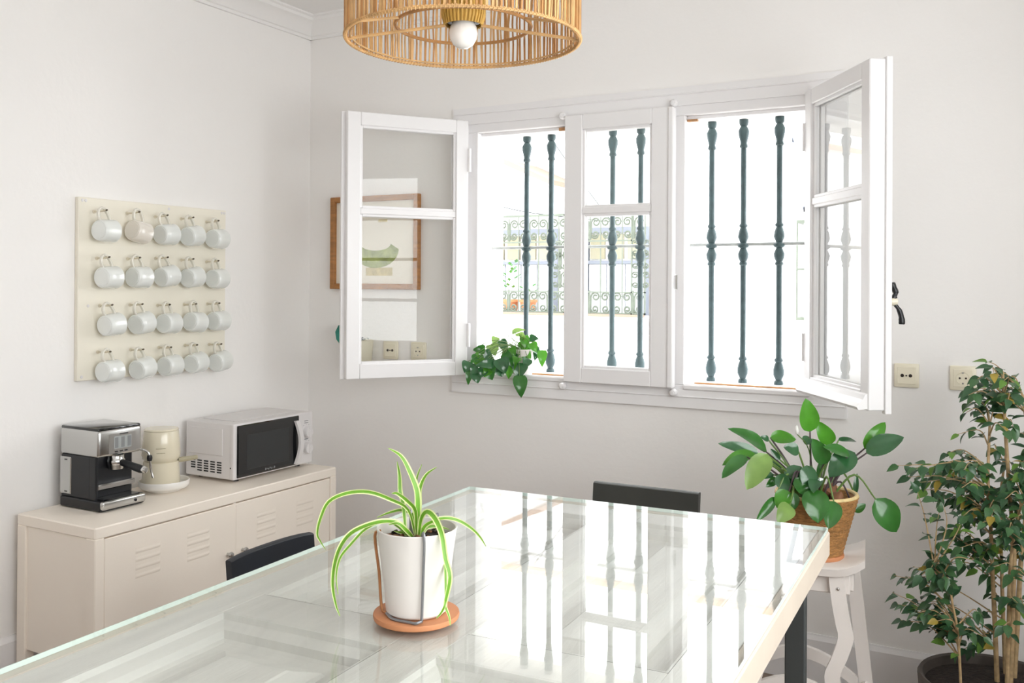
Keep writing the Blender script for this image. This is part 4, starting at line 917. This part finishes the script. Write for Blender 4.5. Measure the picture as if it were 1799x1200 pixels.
# --- weeping fig in a dark pot on the floor
fg = root('weeping_fig', (2.95,-.41,0), 'leafy weeping fig tree with several thin trunks in a dark pot', 'potted tree')
MB().lathe([(0,0),(.150,0),(.160,.01),(.186,.10),(.202,.23),(.206,.270),(.201,.278),(.192,.274),(.188,.26),(.186,.245),(0,.240)],44).build('pot', M['ficuspot'], fg, world=False, smooth=True)
MB().lathe([(0,.258),(.09,.260),(.15,.254),(.189,.248)],36).build('soil', M['soil'], fg, world=False, smooth=True)
fr_ = random.Random(21); trunkpts = []
for r,p in FTRUNK:
    p = [Vector(v) for v in p]; p[0].z = .245; P = spline(p,5); N = len(P)
    MB().tube(P,[r*.8*(1-.5*k/(N-1)) for k in range(N)],8).build('trunk', M['bark'], fg, smooth=True)
    trunkpts += [(v,r) for v in P[3:]]
def inpoly(x,z,poly):
    c = False; j = len(poly)-1
    for i in range(len(poly)):
        if (poly[i][1] > z) != (poly[j][1] > z) and x < (poly[j][0]-poly[i][0])*(z-poly[i][1])/(poly[j][1]-poly[i][1])+poly[i][0]: c = not c
        j = i
    return c
flm = []
for v in range(6):
    g = MB(); rows = []; bend = .12+.05*v; L = 1.0
    for k in range(6):
        s = k/5; wv = .33*math.sin(math.pi*min(1,s**.75))**.9*(1-.25*s) if 0 < k < 5 else .004; y = -bend*s*s*L
        rows.append([(s*L,-wv,y+wv*.35),(s*L,0,y),(s*L,wv,y+wv*.35)])
    g.strip(rows)
    flm.append([g2 for g2 in [g.mesh('fig_leaf', FLEAF[0], True, 180)]][0])
flv = []
for me in flm:
    row_ = []
    for q in range(4):
        m2 = me.copy(); m2.materials[0] = FLEAF[q]; row_.append(m2)
    flv.append(row_)
leaves = []; twigs = MB()
for n,poly in FREG:
    xs = [p[0] for p in poly]; zs = [p[1] for p in poly]; made = 0
    while made < n:
        x, z = fr_.uniform(min(xs),max(xs)), fr_.uniform(min(zs),max(zs))
        if not inpoly(x,z,poly): continue
        made += 1
        tgt = Vector((x, -.41+fr_.uniform(-.16,.17), z))
        best = min(trunkpts, key=lambda q: (q[0]-tgt).length + .9*max(0,q[0].z-tgt.z+.04))
        s0 = best[0]; mid = (s0+tgt)/2 + Vector((fr_.uniform(-.02,.02),fr_.uniform(-.02,.02),.03))
        P = spline([s0,mid,tgt],6); N = len(P)
        MB().tube(P,[.0026*(1-.7*k/(N-1)) for k in range(N)],5).build('twig', M['bark'], fg, smooth=True)
        Ln = sum((P[k+1]-P[k]).length for k in range(N-1)); start = max(0, 1-.17/Ln) if Ln > .01 else 0
        m_ = fr_.randint(6,8)
        for q in range(m_):
            s = start+(1-start)*(q+.5)/m_; k = min(N-2,int(s*(N-1))); p = P[k].lerp(P[k+1], s*(N-1)-k); tdir = (P[k+1]-P[k]).normalized()
            sd = tdir.cross(Vector((0,0,1))); sd = sd.normalized() if sd.length > .01 else Vector((1,0,0)); sd *= (1 if q % 2 else -1)
            d = (tdir*.55+sd*.8+Vector((fr_.uniform(-.4,.4),fr_.uniform(-.4,.4),fr_.uniform(-.85,.1)))).normalized()
            if q == m_-1: d = (tdir+Vector((0,0,-.3))).normalized()
            nz = Vector((fr_.uniform(-.5,.5),fr_.uniform(-.9,.1),1)); yv = nz.cross(d).normalized(); zv = d.cross(yv)
            sz = fr_.uniform(.030,.046); p2 = p+d*.006
            MM = Matrix(((d.x*sz,yv.x*sz,zv.x*sz,p2.x),(d.y*sz,yv.y*sz,zv.y*sz,p2.y),(d.z*sz,yv.z*sz,zv.z*sz,p2.z),(0,0,0,1)))
            c_ = fr_.random(); leaves.append((MM, fr_.randrange(6), 0 if c_ < .50 else 1 if c_ < .88 else 2 if c_ < .975 else 3, p2))
leaves.sort(key=lambda l: -(l[0].to_scale().x)/((l[3]-CAMP).length)**2)
for MM,v,q,_ in leaves[:300]: put('leaf', flv[v][q], fg, MM)
rest = MB()
for MM,v,q,_ in leaves[300:]:
    rest.mi = q; me = flm[v]; rest._add([MM @ x.co for x in me.vertices], [list(f.vertices) for f in me.polygons])
tag(rest.build('small_leaves', FLEAF, fg, smooth=True, ang=180), kind='stuff')
